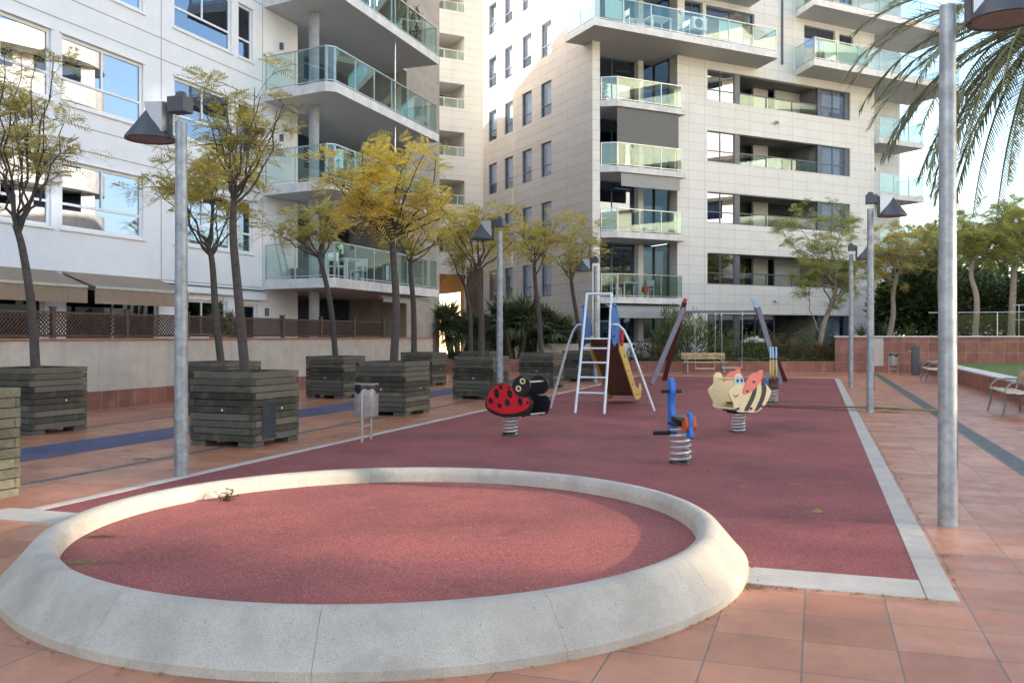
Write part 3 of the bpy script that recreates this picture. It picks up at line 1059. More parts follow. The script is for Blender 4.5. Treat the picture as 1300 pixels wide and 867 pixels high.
for i in range(np_):
    a = x0 + .4 + i * pw
    p = MB(); p.box(a - .045, a + .045, .07, .16, 0, .58); p.box(a - .055, a + .055, .06, .17, .581, .61); p.build('post', M['lattice'], fe)
    if i == np_ - 1:
        break
    l = MB()
    L0, L1 = a + .05, a + pw - .05
    l.box(L0, L1, .09, .14, .02, .06); l.box(L0, L1, .09, .14, ph_ - .04, ph_)
    sp = .085
    cnt = int((L1 - L0 + ph_) / sp)
    zb, zt = .06, ph_ - .04
    hh = zt - zb
    for s_, y in ((1, .105), (-1, .122)):
        for j in range(cnt):
            c = L0 - hh + j * sp
            pa = (c, zb) if s_ > 0 else (c + hh, zb)
            pb = (c + hh, zt) if s_ > 0 else (c, zt)
            xs = sorted((pa[0], pb[0]))
            lo_, hi_ = max(xs[0], L0), min(xs[1], L1)
            if hi_ - lo_ < .03:
                continue
            f = lambda x: zb + (x - c) if s_ > 0 else zt - (x - c)
            l.bar((lo_, y, f(lo_)), (hi_, y, f(hi_)), .012, .03, up=(0, 1, 0))
    l.build('lattice_panel', M['lattice'], fe, fix=False)

# ------------------------------------------------------------------ planters
PSZ = 1.05


def planter(near, label, size=PSZ, h=1.02, mat='wood'):
    t = thing('timber_planter', label, 'planter', (near[0], near[1], 0), math.atan2(-.3593, .9332), 'square timber planters with a tree in each')
    # local: near corner at origin, box spans x -size..0, y 0..size
    b = MB()
    rows = 10
    z0 = .075
    ph = (h - z0) / rows
    th = .055
    for r_ in range(rows):
        za, zb = z0 + r_ * ph + .004, z0 + (r_ + 1) * ph - .004
        j = lambda: rs.uniform(-.004, .004)
        if r_ % 2 == 0:
            b.box(-size + j(), j(), 0 + j(), th, za, zb); b.box(-size + j(), j(), size - th, size + j(), za, zb)
            b.box(-th, j(), th + .003, size - th - .003, za, zb); b.box(-size + j(), -size + th, th + .003, size - th - .003, za, zb)
        else:
            b.box(-size + th + .003, -th - .003, j(), th, za, zb); b.box(-size + th + .003, -th - .003, size - th, size + j(), za, zb)
            b.box(-th, j(), 0 + j(), size + j(), za, zb); b.box(-size + j(), -size + th, j(), size + j(), za, zb)
    b.build('plank_box', M[mat], t, bevel=.006)
    s = MB(); s.box(-size + th, -th, th, size - th, h - .14, h - .10); s.build('soil', M['soil'], t)
    u = MB(); u.box(-size + .07, -.07, .07, size - .07, .07, .12); u.build('base_frame', M['black'], t)
    for fx, fy in ((-.13, .13), (-.13, size - .13), (-size + .13, .13), (-size + .13, size - .13)):
        f = MB(); f.box(fx - .12, fx + .12, fy - .12, fy + .12, 0, .07); f.build('foot', M[mat], t)
    sc_ = MB(); sc_.tube([(-size * .48, -.003, .5), (-size * .48, -.012, .5)], .016, 8); sc_.tube([(.003, size * .6, .5), (.012, size * .6, .5)], .016, 8)
    sc_.build('bolt', M['whitepaint'], t)
    return t


pl = planter
pl((-5.03, 7.52), 'pale weathered timber planter cut off by the left edge of the photo', mat='wood_pale')
pl(G(40, 553.6), 'timber planter with a leaning bare-limbed tree, in front of the terrace wall at far left')
PC = pl(G(321.4, 569.5), 'timber planter with a dark painted-over patch, behind the left lamp post')
PF = pl((-5.32, 16.7), 'timber planter standing against the wall behind the planter with the painted patch')
pl(G(514, 529), 'timber planter beside the steel litter bin, carrying the golden tree')
pl(G(435.5, 506.5), 'timber planter near the terrace wall, left of the steel litter bin')
pl(G(548, 490.5), 'timber planter mostly hidden behind the planter of the golden tree')
pl(G(625.8, 507.7), 'timber planter right behind the ladybird rocker and lamp post')
pl((-.72, 29.0), 'timber planter almost hidden behind the planter next to the ladybird rocker')
pl(G(702, 493.4), 'timber planter between the ladybird rocker and the slide ladder')
pl(G(752, 484.6), 'timber planter directly behind the slide ladder')
# painted-over patch: a bin shaped darker stain on the right face of one planter
st = MB()
poly = [(.18, .10), (.18, .52), (.2, .58), (.25, .6), (.42, .6), (.47, .58), (.5, .52), (.5, .10)]
st.prism(poly, lambda a, b, t: (t, a, b), .0065, .0085)
st.build('painted_patch', M['patch'], PC)

# ------------------------------------------------------------------ lamp posts


def lamp(loc, ang, label, h=4.13, rr=.073):
    t = thing('street_lamp', label, 'street lamp', (loc[0], loc[1], 0), ang, 'conical street lamps around the square')
    p = MB(); p.tube([(0, 0, 0), (0, 0, .35), (0, 0, h - .33)], [rr, rr, rr * .82], 20); p.build('pole', M['galv'], t, smooth=True)
    dr = MB()
    dr.lathe([(rr * .99 + .003, .45), (rr * .985 + .003, .85)], 4, -.3, .55)
    dr.build('service_door', M['galv'], t, smooth=True, fix=False)
    b = MB(); b.box(-.09, .12, -.085, .085, h - .23, h - .06); b.tube([(0, 0, h - .06), (0, 0, h - .015), (0, 0, h)], [.062, .055, .03], 16)
    b.box(.121, .17, -.02, .02, h - .5, h - .08)
    b.build('bracket', M['lampgrey'], t, smooth=True, bevel=.006)
    zb = h - .49
    s = MB()
    s.lathe([(.27, 0), (.268, .025), (.015, .37), (.0, .37)], 32, c=(.40, 0, zb))
    s.lathe([(.27, 0), (.245, -.004), (.24, .012)], 32, c=(.40, 0, zb))
    s.build('lamp_shade', M['lampgrey'], t, smooth=True)
    l = MB(); l.lathe([(.242, .006), (.12, .0), (.001, -.004)], 32, c=(.40, 0, zb)); l.build('lens', M['lamplens'], t, smooth=True)
    f = MB()
    tri = [(.172, zb + .385), (.405, zb + .39), (.395, zb + .33), (.185, zb + .02), (.172, zb + .05)]
    f.prism(tri, lambda a, b_, t_: (a, t_, b_), -.1, .1)
    f.build('side_plate', M['lamppale'], t)
    return t


aL, aR = PA + math.pi, PA
lamp(G(230, 604), aL, 'tall lamp post standing at the left edge of the sandpit corner, lamp turned left')
lamp(G(1203, 667), aR, 'nearest right lamp post on the tiles, its head cut by the top of the photo', h=4.45)
lamp((Xp(634.5, 19.7), 19.7), aL, 'lamp post rising behind the ladybird rocker')
lamp((Xp(756, 29.4), 29.4), aL, 'distant lamp post rising behind the slide')
lamp(G(1105, 524), aR, 'lamp post on the right whose foot a fallen palm frond touches', h=4.33)
lamp(G(1080.5, 491.5), aR, 'farthest right lamp post, in front of the red tiled wall', h=4.25)

# ------------------------------------------------------------------ litter bins


def litter_bin(loc, rz, label, h=.84):
    t = thing('litter_bin', label, 'litter bin', (loc[0], loc[1], 0), rz, 'round steel litter bins on two legs')
    c = MB(); c.lathe([(.165, .36), (.17, .37), (.17, .80), (.165, .80), (.16, .79), (.16, .38), (.0, .375)], 32); c.build('drum', M['inox'], t, smooth=True)
    bg = MB()
    n = 32
    pr = []
    vs = []
    for i in range(n):
        a = 2 * math.pi * i / n
        d = .05 + .035 * math.sin(3 * a) + .02 * math.sin(7 * a + 1)
        for r_, z in ((.176 + .005 * math.sin(9 * a), .78 - d), (.179, .78), (.17, .825), (.155, .82), (.13, .7)):
            vs.append((r_ * math.cos(a), r_ * math.sin(a), z))
    fs = [(i * 5 + j, ((i + 1) % n) * 5 + j, ((i + 1) % n) * 5 + j + 1, i * 5 + j + 1) for i in range(n) for j in range(4)]
    bg.add(vs, fs)
    bg.build('bin_bag', M['bag'], t, smooth=True)
    for s in (-1, 1):
        l = MB(); l.tube([(s * .185, 0, 0), (s * .185, 0, .72)], .019, 10); l.tube([(s * .18, 0, .6), (s * .165, 0, .6)], .012, 8)
        l.build('leg', M['inox'], t, smooth=True)
    r = MB(); r.tube([(-.17, 0, .22), (.17, 0, .22)], .014, 8); r.build('crossbar', M['inox'], t, smooth=True)
    hb = MB(); hb.lathe([(.172, .815), (.18, .818), (.18, .828), (.172, .83)], 24); hb.build('bag_hoop', M['inox'], t, smooth=True)
    return t


A, B = G(456, 563), G(474, 557)
bin0 = litter_bin(((A[0] + B[0]) / 2, (A[1] + B[1]) / 2), math.atan2(B[1] - A[1], B[0] - A[0]), 'steel litter bin with a black bag in front of the golden tree planter')
dup(bin0, W(2.85, 38.2), R(10), 'small distant litter bin in front of the red tiled wall')

# ------------------------------------------------------------------ benches


def bench(loc, rz, label, L=1.8):
    """front faces -y"""
    t = thing('park_bench', label, 'bench', (loc[0], loc[1], 0), rz, 'slatted wooden benches with curved steel arms')
    s = MB()
    for i in range(3):
        y = .02 + i * .15
        s.box(0, L, y, y + .135, .415 + .012 * (2 - i), .45 + .012 * (2 - i))
    s.build('seat', M['benchpale'], t, bevel=.006)
    b = MB()
    for y, z in ((.5, .56), (.54, .70)):
        b.hexa([(0, y, z), (L, y, z), (L, y + .035, z), (0, y + .035, z), (0, y + .035, z + .125), (L, y + .035, z + .125), (L, y + .07, z + .125), (0, y + .07, z + .125)])
    b.build('backrest', M['benchwood'], t, bevel=.006)
    for x in (.16, L - .16):
        f = MB()
        f.tube([(x, -.03, 0), (x, .03, .25), (x, .04, .42), (x, .06, .405), (x, .45, .395), (x, .5, .5), (x, .6, .83)], .022, 8)
        f.tube([(x, .45, .4), (x, .53, .2), (x, .56, 0)], .022, 8)
        f.build('leg', M['benchsteel'], t, smooth=True)
        a = MB()
        a.tube([(x, .02, .43), (x, .03, .52), (x, .12, .62), (x, .3, .655), (x, .55, .64)], .015, 8)
        a.build('armrest', M['benchsteel'], t, smooth=True)
    return t


# the side benches face the playground (their front towards -v)
bn = bench(W(3.3, 20.45), PA - math.pi / 2, 'slatted bench at the right edge of the photo, against the low lawn wall')
dup(bn, W(3.3, 33.0), PA - math.pi / 2, 'distant slatted bench half hidden behind the nearest right lamp post')
dup(bn, (6.95, 36.35), 0, 'pale slatted bench behind the swings, in front of the planted bed')

# ------------------------------------------------------------------ play equipment


def disc(mb, mp, cx, cz, rx, rz_, t0, t1, n=20, m=0, rot=0):
    pts = []
    for i in range(n):
        a = 2 * math.pi * i / n
        x, z = rx * math.cos(a), rz_ * math.sin(a)
        pts.append((cx + x * math.cos(rot) - z * math.sin(rot), cz + x * math.sin(rot) + z * math.cos(rot)))
    mb.prism(pts, mp, t0, t1, m)


def smooth_poly(p, it=2):
    for _ in range(it):
        q = []
        for i in range(len(p)):
            a, b = p[i], p[(i + 1) % len(p)]
            q.append((a[0] * .75 + b[0] * .25, a[1] * .75 + b[1] * .25))
            q.append((a[0] * .25 + b[0] * .75, a[1] * .25 + b[1] * .75))
        p = q
    return p


def side_mp(a, b, t):
    return (a, t, b)


def spring(t, h, r_, turns=5.5, wire=.013):
    s = MB()
    n = int(turns * 20)
    s.tube([(r_ * math.cos(2 * math.pi * turns * i / n), r_ * math.sin(2 * math.pi * turns * i / n), .03 + (h - .03) * i / n) for i in range(n + 1)], wire, 8)
    s.build('spring', M['spring'], t, smooth=True)
    c = MB(); c.tube([(0, 0, .0), (0, 0, .03)], [r_ + .03, r_ + .02], 20); c.box(-r_ - .03, r_ * .2, -.035, .035, .03, .055); c.build('spring_foot', M['black'], t)
    c = MB(); c.box(-r_ - .02, r_ + .02, -.12, .12, h, h + .03); c.build('top_plate', M['black'], t)


LBG = G(648, 553)
lb = thing('spring_rocker', 'red and black ladybird spring rocker with two spotted side panels', 'spring rocker', (LBG[0], LBG[1], 0), math.atan2(-.65, .76), 'animal spring rockers on the red rubber')
spring(lb, .31, .1)
DX = .15
shell = [(-.44, .44), (-.42, .56), (-.36, .67), (-.27, .75), (-.17, .79), (-.05, .795), (.06, .76), (.12, .67), (.2, .61), (.28, .60), (.36, .62), (.43, .55), (.42, .49), (.34, .43), (.2, .38), (0, .35), (-.15, .35), (-.3, .39)]
body = [(-.47, .46), (-.44, .57), (-.36, .69), (-.27, .77), (-.15, .81), (0, .8), (.1, .72), (.2, .62), (.3, .61), (.38, .63), (.46, .55), (.44, .47), (.42, .40), (.38, .33), (.33, .36), (.29, .31), (.24, .34), (.1, .30), (-.1, .295), (-.3, .33), (-.42, .38)]
for s in (-1, 1):
    off = s * .21
    mp = lambda a, b, t, off=off: (a + DX, off + t, b)
    p = MB()
    p.prism(smooth_poly(body), mp, -.014, .014)
    p2 = MB()
    disc(p2, mp, .25, .775, .165, .145, -.0145, .0145, 28)
    p.v += []
    o = p.build('side_panel', M['black'], lb)
    p2.build('head', M['black'], o)
    d = MB(); d.prism(smooth_poly(shell), mp, s * .0142, s * .024)
    for cx, cz, rx, rz_, ro in ((-.22, .65, .05, .075, .25), (-.14, .74, .04, .035, -.4), (.04, .65, .05, .065, .5), (-.34, .53, .045, .052, .3), (-.16, .465, .042, .036, -.3), (-.01, .52, .05, .055, .4), (.24, .545, .045, .06, .3), (.02, .745, .026, .02, 0), (-.42, .475, .02, .02, 0), (.38, .54, .022, .025, 0)):
        disc(d, mp, cx, cz, rx, rz_, s * .0242, s * .027, 18, m=1, rot=ro)
    d.build('red_shell', [M['red'], M['black']], o)
    e = MB()
    for cx, cz in ((.28, .845), (.2, .735)):
        disc(e, mp, cx, cz, .053, .045, s * .0147, s * .02, 18, 0)
        disc(e, mp, cx + .005, cz, .03, .026, s * .0202, s * .022, 14, 1)
        disc(e, mp, cx + .005, cz, .016, .014, s * .0222, s * .024, 12, 2)
    e.build('eyes', [M['cream'], M['brownwall'], M['black']], o)
b = MB()
b.tube([(.33 + DX, -.195, .83), (.33 + DX, .195, .83)], .016, 10); b.tube([(.36 + DX, -.195, .36), (.36 + DX, .195, .36)], .016, 10)
b.build('handlebar', M['steel'], lb, smooth=True)
b = MB(); b.box(-.2 + DX, .1 + DX, -.195, .195, .46, .485); b.build('seat', M['black'], lb, bevel=.008)
b = MB(); b.box(-.1, .12, -.195, .195, .341, .37); b.build('seat_frame', M['black'], lb)

BG = G(937, 548.5)
be = thing('spring_rocker', 'cream bee spring rocker with dark stripes and coral wings', 'spring rocker', (BG[0], BG[1], 0), math.atan2(-.416, -.914), 'animal spring rockers on the red rubber')
spring(be, .30, .105)


def bp(pts):
    return [((660 - x) / 352, (570 - y) / 468) for x, y in pts]


bbody = bp([(523, 264), (540, 238), (562, 224), (562, 190), (563, 158), (578, 136), (600, 132), (616, 150), (622, 185), (628, 210), (660, 196), (710, 188), (755, 198), (785, 225), (815, 266), (798, 320), (765, 375), (735, 405), (695, 420), (640, 412), (600, 414), (572, 402), (556, 386), (562, 358), (545, 322), (530, 295)])
bwing = bp([(616, 288), (620, 235), (645, 180), (665, 145), (690, 128), (712, 132), (725, 115), (745, 108), (754, 130), (745, 170), (722, 215), (690, 252), (650, 280)])
s1 = bp([(690, 236), (716, 212), (710, 275), (690, 335), (662, 385), (655, 408), (622, 405), (640, 368), (665, 315), (682, 270)])
s2 = bp([(738, 192), (765, 205), (780, 235), (774, 290), (757, 345), (728, 400), (690, 416), (712, 372), (738, 312), (748, 250)])
for s in (-1, 1):
    off = s * .25
    mp = lambda a, b, t, off=off: (a, off + t, b)
    p = MB(); p.prism(smooth_poly(bbody), mp, -.014, .014); o = p.build('side_panel', M['cream'], be)
    q = MB(); q.prism(smooth_poly(bwing), mp, s * .0142, s * .03); q.build('wing', M['pink'], o)
    q = MB(); q.prism(smooth_poly(s1, 1), mp, s * .0142, s * .0165); q.prism(smooth_poly(s2, 1), mp, s * .0142, s * .0165); q.build('stripes', M['charcoal'], o)
    e = MB()
    for x, y in ((582, 185), (610, 184)):
        cx, cz = (660 - x) / 352, (570 - y) / 468
        disc(e, mp, cx, cz, .04, .06, s * .0142, s * .016, 16, 0)
        disc(e, mp, cx, cz, .022, .024, s * .0162, s * .019, 12, 1)
    e.build('eyes', [M['lightblue'], M['black']], o)
    d = MB()
    for x, y in ((643, 262), (687, 196), (672, 388), (750, 376), (570, 392), (585, 385)):
        cx, cz = (660 - x) / 352, (570 - y) / 468
        disc(d, mp, cx, cz, .024, .02, s * .0302 if y < 300 else s * .0167, s * .036 if y < 300 else s * .024, 12)
    # smile
    d.prism(bp([(552, 278), (558, 290), (570, 296), (582, 286), (590, 276), (584, 296), (568, 305), (556, 296)]), mp, s * .0142, s * .0155)
    d.build('bolts', M['charcoal'], o)
b = MB()
b.tube([(.19, -.22, .84), (.19, .22, .84)], .016, 10); b.tube([(.25, -.22, .385), (.25, .22, .385)], .016, 10)
b.build('handlebar', M['cream'], be, smooth=True)
b = MB(); b.box(-.28, .06, -.22, .22, .44, .465); b.build('seat', M['black'], be, bevel=.008)
b = MB(); b.box(-.12, .12, -.22, .22, .331, .36); b.build('seat_frame', M['black'], be)

SG = G(864, 588)
sh = thing('spring_rocker', 'blue spring rocker seen end on, with black handles and an orange disc', 'spring rocker', (SG[0], SG[1], 0), math.atan2(.99, -.13), 'animal spring rockers on the red rubber')
spring(sh, .45, .115, 6, .016)
p = MB()
neck = [(.2, .36), (.2, .5), (.3, .62), (.29, .75), (.26, .84), (.29, .93), (.35, 1.0), (.4, .98), (.44, .88), (.44, .7), (.42, .52), (.42, .36), (.36, .27), (.28, .29)]
p.prism(smooth_poly(neck), side_mp, -.028, .028)
o = p.build('front_panel', M['blue'], sh)
p = MB()
p.prism(smooth_poly([(-.22, .4), (-.24, .52), (-.28, .62), (-.34, .63), (-.37, .55), (-.36, .44), (-.4, .36), (-.36, .31), (-.3, .36), (-.25, .33)]), side_mp, -.03, .012)
p.build('tail_panel', M['blue'], sh)
p = MB(); p.box(-.2, .24, -.04, .04, .482, .515); p.box(-.19, -.13, -.03, .03, .516, .55); p.box(.17, .23, -.029, .029, .516, .55); p.build('frame', M['black'], sh)
p = MB(); p.prism(smooth_poly([(-.26, -.13), (.02, -.15), (.08, 0), (.02, .15), (-.26, .13), (-.3, 0)]), lambda a, b, t: (a, b, t), .551, .566); p.build('seat', M['lampgrey'], sh)
p = MB(); disc(p, side_mp, -.27, .49, .08, .085, -.075, -.031, 20); disc(p, side_mp, -.27, .49, .08, .085, .013, .05, 20); p.build('side_disc', M['orange'], sh)
h = MB(); h.tube([(.36, -.125, .83), (.36, .125, .83)], .021, 12); h.build('handlebar', M['black'], sh, smooth=True)
h = MB(); h.tube([(.3, .03, .33), (.3, .24, .33)], .026, 12); h.build('footrest', M['black'], sh, smooth=True)

YG = G(981, 511.5)
ye = thing('spring_rocker', 'yellow and pale blue layered spring rocker, smallest and farthest, in front of the swing', 'spring rocker', (YG[0], YG[1], 0), math.atan2(.97, .25), 'animal spring rockers on the red rubber')
spring(ye, .33, .11)
for i, (y, m2) in enumerate(((-.075, 'yellow'), (-.005, 'yellow'), (.05, 'yellow'))):
    p = MB(); p.prism(smooth_poly([(-.16, .56), (-.2, .75), (-.14, .98), (.12, .98), (.2, .78), (.18, .56)], 1), side_mp, y - .017, y + .017); o = p.build('layer_panel', M[m2], ye)
    p = MB(); p.prism(smooth_poly([(-.15, .98), (-.13, 1.12), (-.04, 1.27), (.06, 1.25), (.12, 1.1), (.13, .98)], 1), side_mp, y - .016, y + .016); p.build('crest', M['lightblue'], o)
p = MB(); p.box(-.3, .2, -.15, .13, .535, .56); p.build('seat', M['lampgrey'], ye)
p = MB(); p.box(-.14, .14, -.12, .1, .361, .534); p.build('seat_box', M['brownwall'], ye)
h = MB(); h.tube([(.0, -.12, .99), (.0, .2, .99)], .02, 10); h.build('handlebar', M['black'], ye, smooth=True)
p = MB(); p.prism(smooth_poly([(-.34, .36), (-.36, .58), (-.28, .62), (-.22, .5), (-.24, .36)], 1), side_mp, .1, .15); p.build('tail_panel', M['blue'], ye)

# slide: local x = v (right), y = u (away)
SO = (1.83, 18.4)
sl = thing('slide', 'white tubular playground slide with blue side panels and a yellow sided chute', 'slide', (SO[0], SO[1], 0), PA)
for s in (-1, 1):
    l = MB(); l.tube([(s * .29, -1.0, 0), (s * .27, -.45, 1.5), (s * .255, -.2, 2.37)], .027, 10); l.build('ladder_rail', M['slidepaint'], sl, smooth=True)
    l = MB()
    pts = [(s * .3, -.36, 1.74), (s * .42, -.3, 1.73), (s * .52, -.25, 1.62), (s * .62, -.2, 1.4), (s * 1.09, 0, 0)]
    l.tube(pts, .026, 10); l.build('leg', M['slidepaint'], sl, smooth=True)
    q = MB()
    poly = smooth_poly([(-.42, 1.22), (-.36, 2.0), (-.22, 2.2), (-.05, 2.15), (.3, 1.8), (.42, 1.5), (.3, 1.36), (.0, 1.38)], 2)
    q.prism(poly, lambda a, b, t, s=s: (s * .315 + t, a, b), -.011, .011); q.build('side_panel', M['slideblue'], sl)
    bo = MB()
    for z, y in ((1.32, -.38), (1.5, -.33), (1.75, -.3), (2.1, -.27)):
        bo.tube([(s * .3, y, z), (s * .35, y, z)], .02, 8)
    bo.build('bolt', M['black'], sl)
    c = MB()
    ang = [(.28, 1.5), (.42, 1.52), (2.05, .36), (2.45, .3), (2.62, .42), (2.74, .3), (2.66, .1), (2.3, .06), (1.95, .1), (.3, 1.2)]
    c.prism(ang, lambda a, b, t, s=s: (s * .31 + t, a, b), -.013, .013)
    co = c.build('chute_side', M['yellow'], sl)
    bo = MB()
    for a, b in ((.75, 1.08), (1.2, .76), (1.65, .44), (2.2, .18), (2.5, .18)):
        bo.tube([(s * .29, a, b), (s * .335, a, b)], .022, 8)
    bo.build('bolt', M['black'], co)
t_ = MB(); t_.tube([(-.256, -.2, 2.36), (.256, -.2, 2.36)], .027, 10); t_.build('top_bar', M['slidepaint'], sl, smooth=True)
for i, z in enumerate((.39, .69, .98, 1.26)):
    y = -1.0 + z / 1.5 * .55
    r_ = MB(); r_.tube([(-.275, y, z), (.275, y, z)], .021, 8); r_.build('rung', M['slidepaint'], sl, smooth=True)
p = MB(); p.box(-.26, .26, -.42, .3, 1.44, 1.47); p.build('platform', M['slidepaint'], sl)
c = MB()
c.prism([(.28, 1.44), (.34, 1.44), (2.05, .22), (2.5, .16), (2.5, .13), (2.03, .18), (.3, 1.38)], lambda a, b, t: (t, a, b), -.296, .296)
c.build('chute', M['chute'], sl)
p = MB(); disc(p, lambda a, b, t: (t, a, b), .42, 1.5, .17, .2, .336, .352, 18)
for a, b in ((.36, 1.57), (.47, 1.5), (.38, 1.42), (.48, 1.4), (.44, 1.6)):
    disc(p, lambda a_, b_, t: (t, a_, b_), a, b, .03, .03, .3525, .356, 10, 1)
p.build('red_badge', [M['red'], M['black']], sl)

# swing
sw = thing('swing_set', 'double swing set with mauve and maroon leaning legs behind the rockers', 'swing', (0, 0, 0), 0)
TL, TR = Vector((5.52, 29.0, 2.36)), Vector((7.8, 28.5, 2.36))
for foot, top, mat_, ex in ((G(827, 488), TL, 'mauve', .06), (G(843, 483.5), TL, 'maroon', .28), (G(991, 488.6), TR, 'mauve', .06), (G(997, 484.5), TR, 'maroon', .1)):
    f = Vector((foot[0], foot[1], 0))
    d = (top - f).normalized()
    off = Vector((0, -.07 if mat_ == 'mauve' else .07, 0))
    l = MB(); l.bar(f + off * .2, top + off + d * ex, .15, .1, up=(0, 1, 0)); l.build('leg', M[mat_], sw, bevel=.012)
l = MB(); l.bar(TL + Vector((.02, .1, .1)), TL + Vector((.03, .1, .36)) + Vector((.08, 0, 0)), .12, .05, up=(0, 1, 0)); l.build('red_tip', M['red'], sw)
l = MB(); l.bar(TR + Vector((-.05, -.1, .05)), TR + Vector((-.2, -.1, .33)), .12, .05, up=(0, 1, 0)); l.build('blue_tip', M['lightblue'], sw)
l = MB(); l.tube([TL - Vector((.1, 0, .07)), TR + Vector((.1, 0, -.07))], .04, 10); l.build('crossbar', M['mauve'], sw, smooth=True)
axis = (TR - TL).normalized()
for t0, t1, zs in ((.16, .44, .47), (.52, .8, .5)):
    a = TL + (TR - TL) * t0 + Vector((0, 0, -.1)); b = TL + (TR - TL) * t1 + Vector((0, 0, -.1))
    for p_ in (a, b):
        c = MB(); c.tube([p_ + Vector((0, 0, .02)), p_ + Vector((0, 0, -.09))], .03, 8)
        c.tube([p_ + Vector((0, 0, -.09)), Vector((p_.x + (a + b - 2 * p_).x * .04, p_.y, zs + .02))], .011, 6)
        c.build('chain', M['steel'], sw, smooth=True)
    s = MB(); q0, q1 = a.copy(), b.copy(); q0.z = q1.z = zs
    m0, m1 = q0 + (q1 - q0) * .03, q1 - (q1 - q0) * .03
    s.bar(m0, m1, .2, .025); s.build('seat', M['steel'], sw)

# ------------------------------------------------------------------ walls on the far and right side
fw = thing('tiled_wall', 'red tiled wall with a pale coping across the far right end of the square', 'wall', (*W(.72, 40), 0), PA)
m_ = MB(); m_.box(0, 34, 0, .3, 0, 1.46); m_.build('tile_face', M['redtile'], fw)
m_ = MB(); m_.box(-.04, 34, -.05, .34, 1.461, 1.52); m_.build('coping', M['palecap'], fw, bevel=.008)
m_ = MB(); m_.box(1.33, 1.88, -.02, -.002, .28, 1.42); m_.build('rendered_patch', M['lowwall'], fw)
gb = thing('glass_balustrade', 'glass balustrade with steel handrail on top of the red tiled wall', 'balustrade', (*W(.72, 40.15), 1.521), PA)
g = MB(); r = MB(); ps = MB()
for i in range(12):
    x = 4.5 + i * 1.6
    g.box(x + .05, x + 1.55, .0, .014, .06, .86)
    ps_ = MB(); ps_.box(x - .02, x + .02, -.02, .03, 0, .92); ps_.build('post', M['steel'], gb)
r.tube([(3.6, .02, .94), (24, .02, .94)], .022, 8); r.build('handrail', M['steel'], gb, smooth=True)
g.build('glass_panels', M['railglass_dim'], gb)
hr = thing('ramp_handrail', 'thin double steel ramp rail behind the glass balustrade', 'handrail', (*W(7.6, 41.3), 1.521), PA)
r = MB(); r.tube([(0, 0, 1.25), (14, 0, 1.45)], .022, 8); r.tube([(0, .0, .65), (14, .0, .85)], .018, 8); r.build('rail', M['steel'], hr, smooth=True)
for x in (.2, 2.6, 5, 7.4):
    ps_ = MB(); ps_.tube([(x, 0, 0), (x, 0, 1.25 + x * .0143)], .02, 8); ps_.build('post', M['steel'], hr)
up = MB(); up.quad(( .9, 40.31, 1.515), (60, 40.31, 1.515), (60, 90, 1.515), (.9, 90, 1.515))
structure(up.build('upper_terrace', M['ground'], rotz=PA, fix=False))

bw = thing('planting_bed_wall', 'low red tiled wall that holds the planted bed in front of the stone clad block', 'wall', (4.0, 37.7, 0), 0)
m_ = MB(); m_.box(-.2, 9.6, 0, .25, 0, .41); m_.build('tile_face', M['redtile'], bw)
m_ = MB(); m_.box(-.22, 9.6, -.03, .28, .411, .445); m_.build('coping', M['redcap'], bw, bevel=.006)
bw2 = thing('planting_bed_wall', 'low red tiled wall in front of the fan palms, behind the planters', 'wall', (-4.6, 37.6, 0), R(4))
m_ = MB(); m_.box(0, 8.3, 0, .25, 0, .5); m_.build('tile_face', M['redtile'], bw2)
m_ = MB(); m_.box(-.02, 8.3, -.03, .28, .501, .535); m_.build('coping', M['redcap'], bw2, bevel=.006)
so = MB(); so.quad((-6, 37.9, .36), (13.9, 37.9, .36), (22, 49, .36), (-6, 60, .36))
structure(so.build('planting_bed_soil', M['soil'], fix=False))
tw = thing('terrace_wall', 'smooth pale grey terrace wall behind the planters beside the slide', 'wall', (1.1, 39.2, 0), R(10))
m_ = MB(); m_.box(0, 2.7, 0, .2, 0, 1.18); m_.build('face', M['lowwall'], tw)
tw = thing('terrace_wall', 'white terrace parapet below the balcony stack, right of the slide', 'wall', (3.9, 39.3, 0), math.atan2(.447, .894))
m_ = MB(); m_.add([(0, 0, .3), (4.6, 0, .3), (4.6, .2, .3), (0, .2, .3), (0, 0, 1.2), (2.6, 0, 1.2), (2.6, .2, 1.2), (0, .2, 1.2), (4.6, 0, .62), (4.6, .2, .62)],
                  [(0, 1, 8, 5, 4), (3, 7, 6, 9, 2), (4, 5, 6, 7), (5, 8, 9, 6), (1, 2, 9, 8), (0, 4, 7, 3), (0, 3, 2, 1)])
m_.build('face', M['whitewall'], tw)

lw = thing('lawn_wall', 'low red tiled wall with wide pale coping that edges the raised lawn', 'wall', (*W(4.25, 3), 0), PA + math.pi / 2)
m_ = MB(); m_.box(0, 36.9, -.3, 0, 0, .45); m_.build('tile_face', M['redtile'], lw)
m_ = MB()
for i in range(37):
    m_.box(i + .003, i + .997, -.42, .04, .451, .50)
m_.build('coping', M['palecap'], lw, bevel=.008)
g = MB(); g.quad((4.56, 3, .43), (30, 3, .43), (30, 39.98, .43), (4.56, 39.98, .43))
lo_ = g.build('lawn', M['lawn'], rotz=PA, fix=False); structure(lo_)
fb = thing('drinking_fountain', 'dark upright post with a small spout in front of the red tiled wall', 'fountain', (*W(3.62, 38.0), 0), PA)
m_ = MB(); m_.box(-.14, .14, -.14, .14, 0, 1.12); m_.build('body', M['lampgrey'], fb, bevel=.03)
m_ = MB(); m_.tube([(-.14, 0, .92), (-.22, 0, .92), (-.24, 0, .88)], .018, 8); m_.tube([(-.2, 0, .0), (-.2, 0, .5)], .015, 8); m_.build('spout', M['steel'], fb)
# ------------------------------------------------------------------ vegetation


